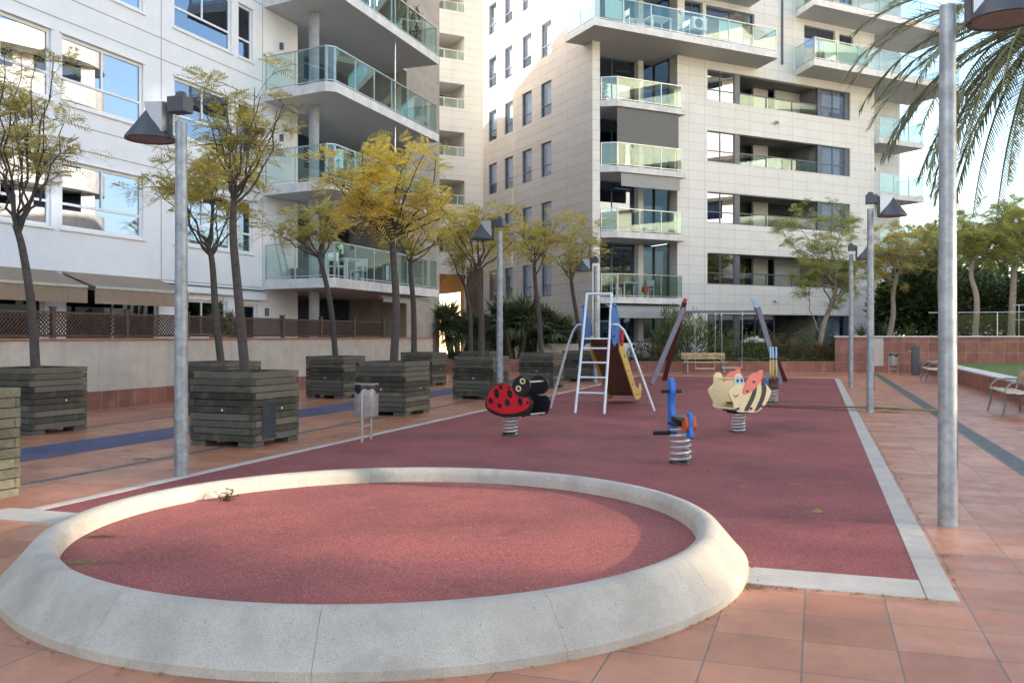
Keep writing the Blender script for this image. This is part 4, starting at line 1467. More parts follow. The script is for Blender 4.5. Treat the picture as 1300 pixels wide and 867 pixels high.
def bez(a, b, c, n):
    return [a * (1 - t) ** 2 + b * 2 * t * (1 - t) + c * t * t for t in [i / n for i in range(n + 1)]]


def pinnate(vs, fs, base, d, L, pairs, lw, ll, rng):
    """one feathery leaf: paired leaflets along a drooping stalk"""
    d = d.normalized()
    up = Vector((rng.uniform(-.7, .7), rng.uniform(-.7, .7), 1))
    s = d.cross(up)
    if s.length < .05:
        s = d.cross(Vector((1, 0, 0)))
    s.normalize()
    n = s.cross(d).normalized()
    for i in range(pairs):
        t = (i + .7) / pairs
        p = base + d * (L * t) - Vector((0, 0, 1)) * (L * .32 * t * t)
        k = math.sin(math.pi * (.18 + .75 * t)) ** .7
        l = ll * k * rng.uniform(.8, 1.15)
        w = lw * rng.uniform(.8, 1.2)
        for sg in (-1, 1):
            q = (s * sg + d * .55 - n * rng.uniform(-.05, .35)).normalized()
            e = p + q * l
            m = p + q * (l * .5)
            ww = d * (w * .5)
            o = len(vs)
            vs.extend([p, m + ww, e, m - ww])
            fs.append((o, o + 1, o + 2, o + 3))


def feather_tree(label, base, path, blobs, nl, mat, seed, r0=.055, L=.34, pairs=9, bark='bark', name='jacaranda_tree', group='feathery trees growing from the planters', limbs=4, tw=4, low=.82):
    rng = random.Random(seed)
    t = thing(name, label, 'tree', base, 0, group)
    b = MB()
    path = [Vector(p) for p in path]
    # smooth the trunk
    pts = []
    for i in range(len(path) - 1):
        p0, p1 = path[max(0, i - 1)], path[i]
        p2, p3 = path[i + 1], path[min(len(path) - 1, i + 2)]
        for k in range(5):
            u = k / 5
            pts.append(.5 * ((2 * p1) + (p2 - p0) * u + (2 * p0 - 5 * p1 + 4 * p2 - p3) * u * u + (3 * p1 - p0 - 3 * p2 + p3) * u ** 3))
    pts.append(path[-1])
    nn = len(pts)
    b.tube(pts, [r0 * (1.2 if i == 0 else 1) * (1 - .38 * i / nn) for i in range(nn)], 10)
    fork = path[-1]
    vs, fs = [], []
    tips = []
    def wig(ps, k):
        return [p + Vector((rng.uniform(-k, k), rng.uniform(-k, k), rng.uniform(-k, k))) * (1 if 0 < i < len(ps) - 1 else 0) for i, p in enumerate(ps)]

    for bi, (cx, cy, cz, rx, ry, rz, share) in enumerate(blobs):
        c = Vector((cx, cy, cz))
        E = (rx, ry, rz)
        nlimb = max(2, round(limbs * share * len(blobs)))
        for li in range(nlimb):
            az = 2 * math.pi * (li + rng.random() * .8) / nlimb
            el = rng.uniform(-.3, .9)
            rr_ = rng.uniform(.4, .9)
            tgt = c + Vector((rx * math.cos(az) * math.cos(el), ry * math.sin(az) * math.cos(el), rz * math.sin(el))) * rr_
            st = fork if rng.random() < .6 else pts[int((nn - 1) * rng.uniform(low, .98))]
            rel = tgt - st
            ctrl = st + Vector((rel.x * .62, rel.y * .62, rel.z * .35)) + Vector((rng.uniform(-.18, .18), rng.uniform(-.18, .18), rng.uniform(-.05, .15))) * rel.length
            n1 = 9
            lp = wig(bez(st, ctrl, tgt, n1), .025 * rel.length)
            ra = r0 * rng.uniform(.3, .42)
            b.tube(lp, [ra * (1 - .78 * (i / n1) ** .7) for i in range(n1 + 1)], 6)
            for k in range(tw):
                j = rng.randint(4, n1)
                s0 = lp[j]
                az2, el2 = rng.uniform(0, 2 * math.pi), rng.uniform(-.45, 1.0)
                off = Vector((rx * math.cos(az2) * math.cos(el2), ry * math.sin(az2) * math.cos(el2), rz * math.sin(el2))) * rng.uniform(.4, .9)
                e = s0 + off
                q = e - c
                f = math.sqrt((q.x / rx) ** 2 + (q.y / ry) ** 2 + (q.z / rz) ** 2)
                if f > 1:
                    e = c + q / f * rng.uniform(.9, 1.2)
                tp = wig(bez(s0, s0 + (e - s0) * .5 + Vector((0, 0, rng.uniform(-.05, .22) * (e - s0).length)), e, 6), .03 * off.length)
                rb = ra * (1 - .78 * (j / n1) ** .7) * .7
                b.tube(tp, [max(.0035, rb * (1 - .7 * i / 6)) for i in range(7)], 5)
                tips.append((e, (e - tp[-2]).normalized()))
                for m3 in range(2):
                    i3 = rng.randint(2, 5)
                    a3 = rng.uniform(0, 2 * math.pi)
                    d3 = (Vector((math.cos(a3), math.sin(a3), rng.uniform(-.2, .7))) + (e - s0).normalized() * .5).normalized()
                    e3 = tp[i3] + d3 * off.length * rng.uniform(.25, .5)
                    b.tube(wig([tp[i3], tp[i3].lerp(e3, .5) + Vector((0, 0, .03)), e3], .01), [max(.003, rb * .4), .004, .0025], 4)
                    tips.append((e3, d3))
    b.build('trunk', M[bark], t, smooth=True, fix=False)
    per = max(3, round(nl / max(1, len(tips))))
    for e, d in tips:
        dn = rng.choice((0, .3, .6, .9, 1.3, 1.8))
        for k in range(round(per * dn)):
            az = rng.uniform(0, 2 * math.pi)
            dd = Vector((math.cos(az), math.sin(az), rng.uniform(-.5, .8))) + d * .7
            pinnate(vs, fs, e + Vector((rng.uniform(-.06, .06), rng.uniform(-.06, .06), rng.uniform(-.05, .05))), dd, L * rng.uniform(.6, 1.2), pairs, L * .056, L * .34, rng)
    mb = MB(); mb.v, mb.f, mb.m = [tuple(v) for v in vs], fs, [0] * len(fs)
    mb.build('crown', M[mat], t, fix=False)
    return t


def ptree(label, X, Y, pathpx, blobpx, nl, mat, seed, z0=.9, **kw):
    """path and crown given as photo pixels at the tree's own distance, kept as metres in the tree"""
    s = Y / FPX
    P = [((px - MID) * s - X, dy, EYE + (HOR - py) * s - z0) for px, py, dy in pathpx]
    P[0] = (0, 0, 0)
    B = []
    for x0, y0, x1, y1, dy, sh in blobpx:
        rx = (x1 - x0) / 2 * s
        rz = (y1 - y0) / 2 * s
        B.append((((x0 + x1) / 2 - MID) * s - X, dy, EYE + (HOR - (y0 + y1) / 2) * s - z0, rx, max(rx * .9, .6), rz, sh))
    return feather_tree(label, (X, Y, z0), P, B, nl, mat, seed, **kw)


ptree('leaning sparse tree with olive leaves at the far left edge, before the strip windows', -7.52, 14.18, [(45, 467, 0), (38, 390, .05), (24, 315, .1), (15, 285, .1)],
      [(-40, 20, 75, 140, 0, .4), (20, 110, 125, 215, -.2, .25), (-50, 130, 50, 240, .2, .35)], 119, 'leaf_olive', 11, r0=.075, L=0.40)
ptree('tree with a forked bare crown and thin olive leaves behind the left lamp post', -3.76, 12.68, [(306, 470, 0), (303, 380, 0), (296, 300, .0), (297, 255, 0)],
      [(230, 85, 320, 190, .1, .45), (300, 90, 392, 200, -.1, .4), (250, 190, 330, 240, .2, .15)], 91, 'leaf_olive', 23, r0=.07, L=0.34)
ptree('smaller olive-gold tree in the planter against the wall, behind the forked tree', -5.62, 17.38, [(280, 460, 0), (274, 400, 0), (269, 340, .05), (266, 315, 0)],
      [(158, 175, 250, 265, .1, .35), (215, 190, 335, 300, .3, .5), (240, 160, 300, 220, .2, .15)], 157, 'leaf_mixed', 31, r0=.075, L=0.47)
ptree('tree with a broad golden-yellow crown behind the steel litter bin', -2.3, 17.44, [(503, 456, 0), (503, 390, 0), (499, 330, .05), (497, 290, 0)],
      [(395, 160, 500, 260, 0, .3), (470, 155, 575, 250, .1, .3), (430, 230, 530, 330, -.2, .22), (500, 225, 580, 300, .1, .18)], 248, 'leaf_gold', 47, r0=.085, L=0.52)
ptree('slender tree with a small olive crown, left of the golden tree before the glass balconies', -4.35, 22.18, [(425, 451, 0), (420, 390, 0), (410, 345, .05), (405, 325, 0)],
      [(320, 255, 410, 330, 0, .5), (385, 240, 455, 310, .2, .5)], 103, 'leaf_olive', 53, r0=.075, L=0.47)
ptree('tree with a dense green-gold crown right behind the golden tree', -3.0, 27.5, [(525, 448, 0), (525, 390, 0), (521, 345, 0), (522, 325, 0)],
      [(475, 265, 535, 340, 0, .45), (520, 255, 590, 345, .1, .55)], 157, 'leaf_mixed', 61, r0=.095, L=0.56, pairs=8)
ptree('forked tree with an olive-gold crown rising behind the lamp post of the ladybird rocker', -.74, 21.58, [(612, 448, 0), (611, 400, 0), (608, 365, 0), (607, 345, 0)],
      [(545, 250, 625, 330, 0, .5), (595, 245, 665, 340, .2, .5)], 181, 'leaf_mixed', 71, r0=.085, L=0.49)
ptree('forked tree with thin grey trunk directly left of the tree behind the ladybird rocker', -1.37, 29.8, [(598, 446, 0), (597, 405, 0), (594, 380, 0), (590, 362, 0)],
      [(540, 265, 600, 340, 0, .5), (575, 280, 640, 350, .2, .5)], 114, 'leaf_olive', 79, r0=.085, L=0.56, pairs=8)
ptree('tree with a round green-gold crown between the ladybird rocker and the slide', .87, 26.43, [(686, 448, 0), (684, 400, 0), (680, 365, 0), (678, 335, 0)],
      [(640, 262, 700, 345, 0, .5), (670, 258, 730, 340, .2, .5)], 191, 'leaf_mixed', 83, r0=.085, L=0.52, pairs=8)
ptree('thin tree with a small olive crown directly left of the slide top', 2.36, 30.38, [(736, 446, 0), (733, 405, 0), (727, 370, 0), (725, 350, 0)],
      [(690, 285, 745, 365, 0, .5), (710, 268, 775, 375, .2, .5)], 157, 'leaf_olive', 89, r0=.085, L=0.52, pairs=8)
gk = dict(pairs=8, bark='barkpale', name='garden_tree', group='garden trees behind the right side of the square')
ptree('bushy green tree with several pale stems in the bed before the stone clad block', 13.3, 39.0, [(1036, 440, 0), (1045, 415, 0), (1058, 385, .2), (1062, 365, 0)],
      [(985, 255, 1085, 325, 0, .4), (985, 320, 1050, 395, -.4, .25), (1040, 300, 1115, 400, .3, .35)], 3182, 'leaf_green', 97, z0=.4, r0=.12, low=.12, L=.40, limbs=6, tw=7, **gk)
ptree('loose olive green tree before the right edge of the stone clad block', 16.9, 40.3, [(1130, 425, 0), (1134, 400, 0), (1136, 375, .2), (1138, 350, 0)],
      [(1075, 290, 1150, 380, 0, .5), (1110, 265, 1195, 370, .3, .5)], 1908, 'leaf_olive', 101, z0=1.4, r0=.13, L=.40, limbs=6, tw=7, **gk)
ptree('green tree directly behind the nearest right lamp post', 20.6, 43, [(1192, 410, 0), (1194, 380, 0), (1195, 355, .2), (1196, 335, 0)],
      [(1150, 280, 1215, 370, 0, .5), (1180, 265, 1250, 365, .3, .5)], 2475, 'leaf_green', 103, z0=1.5, r0=.14, L=.40, limbs=6, tw=7, **gk)
ptree('broad green tree above the glass balustrade, second from the right edge', 19.6, 38.0, [(1238, 405, 0), (1240, 380, 0), (1236, 350, .2), (1236, 330, 0)],
      [(1195, 270, 1265, 365, 0, .5), (1225, 255, 1295, 350, .3, .5)], 2828, 'leaf_green', 107, z0=1.5, r0=.13, L=.40, limbs=6, tw=7, **gk)
ptree('tall pale-stemmed green tree at the right edge of the photo', 21.4, 38.5, [(1282, 400, 0), (1286, 370, 0), (1291, 335, .2), (1293, 315, 0)],
      [(1245, 225, 1310, 330, 0, .4), (1275, 240, 1360, 350, .3, .4), (1250, 310, 1310, 360, 0, .2)], 3182, 'leaf_green', 109, z0=1.5, r0=.15, L=.40, limbs=6, tw=7, **gk)


def scatter_bush(mb, c, r, n, lw, ll, rng, shell=.5, up=.3):
    for _ in range(n):
        while True:
            q = Vector((rng.uniform(-1, 1), rng.uniform(-1, 1), rng.uniform(-1, 1)))
            if shell < q.length < 1:
                break
        q = q.normalized() * (q.length ** .6)
        wob = 1 + .16 * math.sin(q.x * 5 + c[0] * 3) * math.cos(q.y * 4 + q.z * 6 + c[1])
        p = Vector((c[0] + q.x * r[0] * wob, c[1] + q.y * r[1] * wob, c[2] + q.z * r[2] * wob))
        if p.z < .02:
            continue
        d = (Vector((q.x, q.y, q.z + up)) + Vector((rng.uniform(-.9, .9), rng.uniform(-.9, .9), rng.uniform(-.6, .6)))).normalized()
        s = d.cross(Vector((rng.uniform(-1, 1), rng.uniform(-1, 1), 1))).normalized()
        l = ll * rng.uniform(.6, 1.3)
        w_ = lw * rng.uniform(.7, 1.2)
        mb.quad(p, p + d * l * .5 + s * w_ / 2, p + d * l, p + d * l * .5 - s * w_ / 2)


def bush(label, loc, r, n, mat, seed, lw=.05, ll=.1, name='shrub', group=None, lobes=4, up=.3, cz=None):
    rng = random.Random(seed)
    t = thing(name, label, 'shrub', loc, 0, group)
    mb = MB()
    cz = r[2] * .8 if cz is None else cz
    scatter_bush(mb, (0, 0, cz), r, n // 2, lw, ll, rng, .2, up)
    for i in range(lobes):
        a = 2 * math.pi * (i + rng.random() * .5) / lobes
        k = rng.uniform(.4, .6)
        scatter_bush(mb, (r[0] * .6 * math.cos(a), r[1] * .6 * math.sin(a), cz * rng.uniform(.7, 1.35)), (r[0] * k, r[1] * k, r[2] * k), n // 2 // lobes, lw, ll, rng, .2, up)
    mb.build('foliage', M[mat], t, fix=False)
    st = MB()
    for i in range(4):
        a = rng.uniform(0, 6.28)
        st.tube([(0, 0, -.05), (r[0] * .25 * math.cos(a), r[1] * .25 * math.sin(a), cz)], [.035, .015], 5)
    st.build('stem', M['bark'], t, fix=False)
    return t


def blade(mb, p, d, L, w, droop, rng, seg=3):
    d = d.normalized()
    s = d.cross(Vector((0, 0, 1)))
    if s.length < .05:
        s = Vector((1, 0, 0))
    s.normalize()
    pts = []
    for i in range(seg + 1):
        t = i / seg
        c = p + d * (L * t) - Vector((0, 0, 1)) * (L * droop * t * t)
        ww = w * (1 - t) ** .7 * .5 if i else w * .4
        pts.append((c - s * ww, c + s * ww))
    vs = [q for pr in pts for q in pr]
    mb.add(vs, [(2 * i, 2 * i + 1, 2 * i + 3, 2 * i + 2) for i in range(seg)])


def fan_palm(label, loc, rad, ht, nleaf, seed, trunks=3, L=.55):
    rng = random.Random(seed)
    t = thing('fan_palm', label, 'palm', loc, 0, 'clumps of fan palms before the stone clad block')
    mb = MB(); tr = MB(); pe = MB()
    heads = []
    for i in range(trunks):
        a = 2 * math.pi * i / trunks + rng.random()
        k = rad * .42 * (0 if trunks == 1 else 1)
        top = Vector((k * math.cos(a), k * math.sin(a), ht * rng.uniform(.2, .55)))
        tr.tube([(top.x * .4, top.y * .4, -.05), (top.x * .8, top.y * .8, top.z * .55), top], [.13, .12, .1], 8)
        heads.append(top)
    for i in range(nleaf):
        h = heads[i % len(heads)]
        az = rng.uniform(0, 2 * math.pi)
        el = rng.uniform(-.6, 1.25)
        d = Vector((math.cos(az) * math.cos(el), math.sin(az) * math.cos(el), math.sin(el)))
        pl_ = rng.uniform(.35, .75) * rad * .55
        e = h + d * pl_
        e.z = max(e.z, .25)
        pe.tube([h, e], [.012, .008], 4, caps=False)
        # fan of blades
        s = d.cross(Vector((0, 0, 1))).normalized()
        nb = 13
        u = s.cross(d).normalized()
        for j in range(nb):
            an = R(-105 + 210 * j / (nb - 1))
            q = d * math.cos(an) + s * math.sin(an) + u * .12 * abs(math.sin(an))
            blade(mb, e, q, L * rng.uniform(.85, 1.1), .085, .25, rng, 3)
    mb.build('fronds', M['leaf_fan'], t, fix=False)
    pe.build('leaf_stalks', M['leaf_fan'], t, fix=False)
    tr.build('trunk', M['bark'], t, fix=False)
    return t


fan_palm('dark fan palm clump at the corner of the beige terrace wall', (-2.35, 38.9, .36), 1.6, 3.3, 190, 5, 4, .8)
fan_palm('broad fan palm clump behind the planter of the ladybird rocker', (.1, 39.3, .36), 1.95, 3.9, 240, 6, 5, .85)
fan_palm('fan palm clump on the right, leaning toward the slide', (1.65, 40.2, .36), 1.8, 3.9, 210, 7, 4, .82)
fan_palm('low fan palm between the broad clump and the terrace wall', (2.6, 41.2, .3), 1.2, 2.4, 90, 8, 3, .7)
bush('clipped dome shaped shrub between the two forked tree trunks', (-1.25, 39.4, .2), (.72, .72, 1.35), 2600, 'leaf_shrub', 3, .05, .09, lobes=3, cz=1.15)
# long bed before the stone clad block
bush('tall spiky willow-leaved shrub behind the pale bench', (7.55, 39.2, .36), (1.35, 1.0, 1.15), 2600, 'leaf_shrub', 12, .045, .34, lobes=6, up=.9)
bush('narrow upright shrub left of the spiky bush', (6.9, 39.6, .36), (.6, .5, 1.35), 1200, 'leaf_shrub', 13, .045, .28, lobes=3, up=1.2)
hedge = [('rusty rounded shrub at the left end of the bed', 5.55, 38.5, .5, 'leaf_rust'), ('second rusty rounded shrub, left of the swing leg', 6.45, 38.4, .48, 'leaf_rust'),
         ('dark green mound behind the swing seats', 9.1, 38.8, .62, 'leaf_shrub'), ('taller green shrub under the strip windows, left of the white flowers', 9.9, 39.8, .85, 'leaf_shrub'),
         ('green shrub to the right of the white flowers', 11.0, 39.6, .8, 'leaf_shrub'), ('brownish shrub left of the multi-stemmed tree', 11.9, 39.2, .72, 'leaf_rust'),
         ('rounded dark shrub at the foot of the multi-stemmed tree', 12.8, 38.5, .55, 'leaf_rust'), ('yellow-green low shrub at the right end of the bed', 13.45, 38.4, .5, 'leaf_rust'),
         ('grey-green shrub behind the multi-stemmed tree', 13.6, 40.4, .95, 'leaf_shrub')]
for i, (lab, x, y, r_, m_) in enumerate(hedge):
    bush(lab, (x, y, .36), (r_ * 1.15, r_, r_), int(900 + 900 * r_), m_, 20 + i, .05, .09, group='shrubs in the planted bed')
bush('grey shrub topped by white flowers behind the right swing', (10.45, 38.9, .36), (.5, .45, .5), 700, 'leaf_shrub', 41, .05, .09, group='shrubs in the planted bed')
fl_ = MB(); rng = random.Random(5)
scatter_bush(fl_, (0, 0, 0), (.46, .4, .24), 500, .07, .08, rng, .3, .6)
fo = fl_.build('flower_head', M['white_flower'], loc=(10.45, 38.75, 1.2), fix=False)
tag(fo, 'mass of small white blossoms on the grey shrub behind the right swing', 'flowers')
gc = MB(); rng = random.Random(9)
for i in range(7000):
    x = rng.uniform(4.0, 13.6); y = 37.95 + rng.random() ** 1.6 * 1.3
    z = .36 + .16 * abs(math.sin(x * 2.1) * math.cos(y * 3)) + rng.uniform(0, .12)
    a = rng.uniform(0, 6.28)
    d = Vector((math.cos(a), math.sin(a), rng.uniform(.1, 1))).normalized(); s = d.cross(Vector((0, 0, 1))).normalized()
    p = Vector((x, y, z)); l = rng.uniform(.05, .12)
    gc.quad(p, p + d * l * .5 + s * .03, p + d * l, p + d * l * .5 - s * .03)
go = gc.build('ground_cover', M['leaf_shrub'], fix=False); go['kind'] = 'stuff'; go['label'] = 'low green ground cover along the front of the planted bed'
# spiky plants on the upper terrace, and dark hedges
for i, (x, y, lab) in enumerate(((17.0, 40.9, 'spiky grey-green plant at the left end above the tiled wall'), (18.2, 41.2, 'spiky grey-green plant in the middle above the tiled wall'), (15.9, 40.8, 'small spiky plant beside the loose olive tree'))):
    t = thing('spiky_plant', lab, 'plant', (x, y, 1.5), 0, 'spiky plants above the tiled wall')
    mb = MB(); rng = random.Random(60 + i)
    for k in range(55):
        a = rng.uniform(0, 6.28); e = rng.uniform(.3, 1.4)
        blade(mb, Vector((0, 0, 0)), Vector((math.cos(a) * math.cos(e), math.sin(a) * math.cos(e), math.sin(e))), rng.uniform(.6, 1.1), .06, .15, rng)
    mb.build('blades', M['leaf_shrub'], t, fix=False)
for i, (x, y, rx, rz, lab) in enumerate(((20.6, 45.5, 2.3, 2.0, 'dark evergreen hedge mass left of the nearest right lamp post'), (24.2, 47, 2.6, 1.7, 'dark evergreen hedge mass behind the glass balustrade'),
                                         (28.0, 47.5, 2.6, 1.8, 'dark evergreen hedge mass behind the pale-stemmed tree'), (32, 48, 2.8, 1.8, 'dark evergreen hedge mass at the right edge'))):
    bush(lab, (x, y, 1.5), (rx, 1.5, rz), 9000, 'leaf_dark', 70 + i, .16, .24, name='hedge', group='dark hedges behind the right hand trees', lobes=6, cz=rz * .85)
for i, (x, y, rx, rz, lab) in enumerate(((27, 58, 4.5, 3.6, 'green tree mass far behind the hedges, left'), (36, 60, 5, 4.2, 'green tree mass far behind the hedges, right'))):
    bush(lab, (x, y, 1.5), (rx, 3, rz), 7000, 'leaf_shrub', 80 + i, .24, .34, name='background_tree', group='far trees behind the hedges', lobes=7, cz=rz * .95)
    bpy.context.scene.objects  # keep order
# yuccas on the left terrace
for i, (px, Y, z0, lab) in enumerate(((277, 22.3, 1.2, 'yucca with bright green blades on the left terrace'), (292, 23.0, 1.2, 'shorter yucca right of the bright green one on the left terrace'))):
    t = thing('yucca_plant', lab, 'plant', (Xp(px, Y), Y, z0), 0, 'yuccas on the left terrace')
    mb = MB(); tr = MB(); rng = random.Random(90 + i)
    hs = ((0, 0, 1.0 - .3 * i), (.12, .05, .7 - .2 * i), (-.12, .05, .75 - .25 * i))
    for h in hs:
        tr.tube([(h[0] * .3, 0, 0), h], [.05, .04], 6)
        for k in range(40):
            a = rng.uniform(0, 6.28); e = rng.uniform(-.5, 1.4)
            blade(mb, Vector(h), Vector((math.cos(a) * math.cos(e), math.sin(a) * math.cos(e), math.sin(e))), rng.uniform(.35, .5), .04, .2, rng)
    mb.build('blades', M['leaf_yucca'], t, fix=False); tr.build('stem', M['barkpale'], t, fix=False)
    p = MB(); p.lathe([(.001, 0), (.17, 0), (.22, .3), (.2, .3), (.19, .26), (.001, .26)], 16); p.build('pot', M['pot'], t)
    t.location.z += 0

# date palm
DP = (11.55, 19.3)
dp_ = thing('date_palm', 'tall date palm whose arching fronds hang in from the top right corner', 'palm', (DP[0], DP[1], .43), 0)
rng = random.Random(4)
HT = 7.9
tr = MB()
tr.tube([(0, 0, -.1)] + [(.05 * math.sin(i), .05 * math.cos(i * 1.3), i * HT / 10) for i in range(1, 11)], [.32] + [.27 + (.02 if i % 2 else -.01) for i in range(10)], 14)
tr.build('trunk', M['bark'], dp_, fix=False)


def frond_mesh(mb, rm, base, az, el, L, droop, rng, pairs=58, ll=.58, twist=0):
    d = Vector((math.cos(az) * math.cos(el), math.sin(az) * math.cos(el), math.sin(el)))
    pts = []
    n = 12
    p = Vector(base)
    cur = d.copy()
    for i in range(n + 1):
        pts.append(p.copy())
        p = p + cur * (L / n)
        cur = (cur + Vector((0, 0, -1)) * droop / n * (1 + 1.2 * i / n)).normalized()
    rm.tube(pts, [.035 * (1 - .85 * i / n) + .004 for i in range(n + 1)], 5)
    for i in range(pairs):
        t = .12 + .88 * i / pairs
        f = t * n
        k = min(n - 1, int(f))
        q = pts[k].lerp(pts[k + 1], f - k)
        tg = (pts[k + 1] - pts[k]).normalized()
        s = tg.cross(Vector((0, 0, 1)))
        if s.length < .1:
            s = Vector((-math.sin(az), math.cos(az), 0))
        s.normalize()
        u = s.cross(tg).normalized()
        l = ll * (math.sin(math.pi * (.12 + .82 * t)) ** .6) * rng.uniform(.85, 1.1)
        for sg in (-1, 1):
            dd = (s * sg * .75 + tg * .75 + u * rng.uniform(-.05, .4)).normalized()
            blade(mb, q, dd, l, .042, .12, rng, 2)


N = 92
for i in range(N):
    az = i * 2.399963 + rng.uniform(-.15, .15)
    t = i / N
    el = R(68) - R(115) * t ** .85
    L = rng.uniform(3.9, 4.9)
    mb, rm = MB(), MB()
    frond_mesh(mb, rm, (.15 * math.cos(az), .15 * math.sin(az), HT + .25 - .5 * t), az, el, L, .75 + .45 * rng.random() + (.15 if t > .6 else 0), rng)
    fo = mb.build('frond', M['leaf_palm_dry'] if i in (38, 45, 49) else M['leaf_palm'], dp_, fix=False)
    rm.build('stalk', M['leaf_palm'], fo, fix=False)

# fallen frond on the ground beside the right lamp post
fr = thing('fallen_frond', 'dry palm frond lying across the pale strip and touching a lamp post foot', 'palm frond', (Xp(1040, 18.6), 18.6, .0), 0)
mb, rm = MB(), MB()
rng = random.Random(8)
A = Vector((0, 0, .05)); B = Vector((Xp(1190, 17.4) - Xp(1040, 18.6), -1.25, .06))
rm.tube([B, B.lerp(A, .5) + Vector((0, 0, .02)), A], [.03, .02, .006], 6)
d0 = (A - B).normalized(); s0 = d0.cross(Vector((0, 0, 1))).normalized()
for i in range(90):
    q = B.lerp(A, .25 + .75 * i / 50)
    for sg in (-1, 1):
        dd = (d0 + s0 * sg * rng.uniform(.1, .5) + Vector((0, 0, rng.uniform(-.02, .2)))).normalized()
        blade(mb, q, dd, rng.uniform(.3, .5), .05, .05, rng, 2)
mb.build('leaflets', M['dry'], fr, fix=False); rm.build('stalk', M['dry'], fr, fix=False)

# weeds and litter in and around the sandpit


def weed(label, loc, n, L, mat, seed, spread=.1, flat=False, leafy=False):
    t = thing('weed', label, 'weed', loc, 0, 'weeds and dry tufts around the sandpit')
    mb = MB(); rng = random.Random(seed)
    for k in range(n):
        a = rng.uniform(0, 6.28); e = rng.uniform(.0, .25) if flat else rng.uniform(.3, 1.4)
        p = Vector((rng.gauss(0, spread), rng.gauss(0, spread * .45), 0))
        blade(mb, p, Vector((math.cos(a) * math.cos(e), math.sin(a) * math.cos(e), math.sin(e))), L * rng.uniform(.5, 1.1), L * .12, .15, rng, 2)
        if leafy:
            for j in range(3):
                q = p + Vector((math.cos(a) * math.cos(e), math.sin(a) * math.cos(e), math.sin(e))) * L * (.3 + .25 * j)
                a2 = rng.uniform(0, 6.28)
                blade(mb, q, Vector((math.cos(a2), math.sin(a2), .4)), L * .35, L * .16, .1, rng, 2)
    mb.build('blades', M[mat], t, fix=False)
    return t


def Gz(px, py, z):
    Y = FPX * (EYE - z) / (py - HOR)
    return (Xp(px, Y), Y, z)


weed('small upright weed growing at the back left inside the sandpit', Gz(287, 636, .14), 22, .12, 'weed', 1, .022, leafy=True)
weed('flat yellowish grass tuft at the left inside the sandpit', Gz(108, 713, .142), 70, .09, 'dry', 2, .07, flat=True)
weed('brown dry debris along the left inner edge of the sandpit', Gz(128, 681, .142), 60, .07, 'weed', 3, .06, flat=True)
weed('thin line of dry litter below the back edge of the sandpit', Gz(520, 612, .142), 40, .05, 'dry', 4, .25, flat=True)
weed('mossy dirt where the concrete ring meets the pale strip', G(958, 745) + (.006,), 70, .05, 'weed', 5, .09, flat=True)
weed('dry dirt line along the outer edge of the right pale strip', G(1196, 705) + (.006,), 60, .04, 'weed', 6, .06, flat=True)
for i, (px, py) in enumerate(((1165, 640), (1185, 685), (1150, 615))):
    pass
lf = MB(); lf.add([(0, 0, .01), (.05, .02, .035), (.1, .0, .02), (.06, -.025, .008)], [(0, 1, 2, 3)]); lf.tube([(-.08, -.03, .012), (0, 0, .012)], .003, 4)
lo2 = lf.build('dry_leaf', M['dry'], loc=(*G(1030, 652), .006), fix=False)
tag(lo2, 'single curled dry leaf lying on the red rubber near the right strip', 'leaf')
tw_ = MB(); tw_.tube([(0, 0, .012), (.12, .04, .02), (.22, .03, .012)], .005, 5); tw_.tube([(.1, .03, .018), (.15, .09, .015)], .003, 4)
to = tw_.build('twig', M['bark'], loc=(*G(168, 585), .004)); tag(to, 'small twig lying on the tiles in front of the left planters', 'twig')

sl_ = MB(); rng = random.Random(77)


def drop(x, y, z, k=1):
    a = rng.uniform(0, 6.28); r_ = rng.uniform(.012, .03) * k
    c_, s_ = math.cos(a) * r_, math.sin(a) * r_
    h1, h2 = rng.uniform(.002, .012), rng.uniform(.002, .012)
    sl_.add([(x - c_, y - s_, z + .002), (x - s_ * .5, y + c_ * .5, z + h1), (x + c_, y + s_, z + .003), (x + s_ * .5, y - c_ * .5, z + h2)], [(0, 1, 2, 3)])


for i in range(90):      # along the outer foot of the ring
    a = rng.uniform(-2.9, .3); r_ = 2.43 + abs(rng.gauss(0, .04)); drop(C0[0] + r_ * math.cos(a), C0[1] + r_ * math.sin(a), .004, .7)
for i in range(70):      # against the inner wall of the pit
    a = rng.uniform(1.0, 3.6); r_ = 2.07 - abs(rng.gauss(0, .05)); drop(C0[0] + r_ * math.cos(a), C0[1] + r_ * math.sin(a), .142, .7)
for i in range(80):      # along the pale strips
    u = rng.uniform(5.6, 16); x, y = W(.6 + .17 + abs(rng.gauss(0, .03)), u); drop(x, y, .004, .8)
for i in range(50):
    v = rng.uniform(-.9, .7); x, y = W(v, 5.6 - abs(rng.gauss(0, .03))); drop(x, y, .004, .7)
for i in range(60):
    x, y = W(rng.uniform(-6.2, .5), rng.uniform(6.1, 30)); drop(x, y, .009)
for i in range(120):     # on the tiles below the planter trees
    x, y = W(rng.uniform(-11, -6.5), rng.uniform(5, 26)); drop(x, y, .006)
for i in range(40):
    x, y = W(rng.uniform(.8, 4), rng.uniform(3, 22)); drop(x, y, .006)
so_ = sl_.build('scattered_leaves', M['dry'], fix=False); so_['kind'] = 'stuff'; so_['label'] = 'scattered dry leaf bits on the rubber, tiles and along the kerbs'

# ------------------------------------------------------------------ things on the balconies


def local(b, rot, x, y, z):
    return (b[0] + math.cos(rot) * x - math.sin(rot) * y, b[1] + math.sin(rot) * x + math.cos(rot) * y, z)


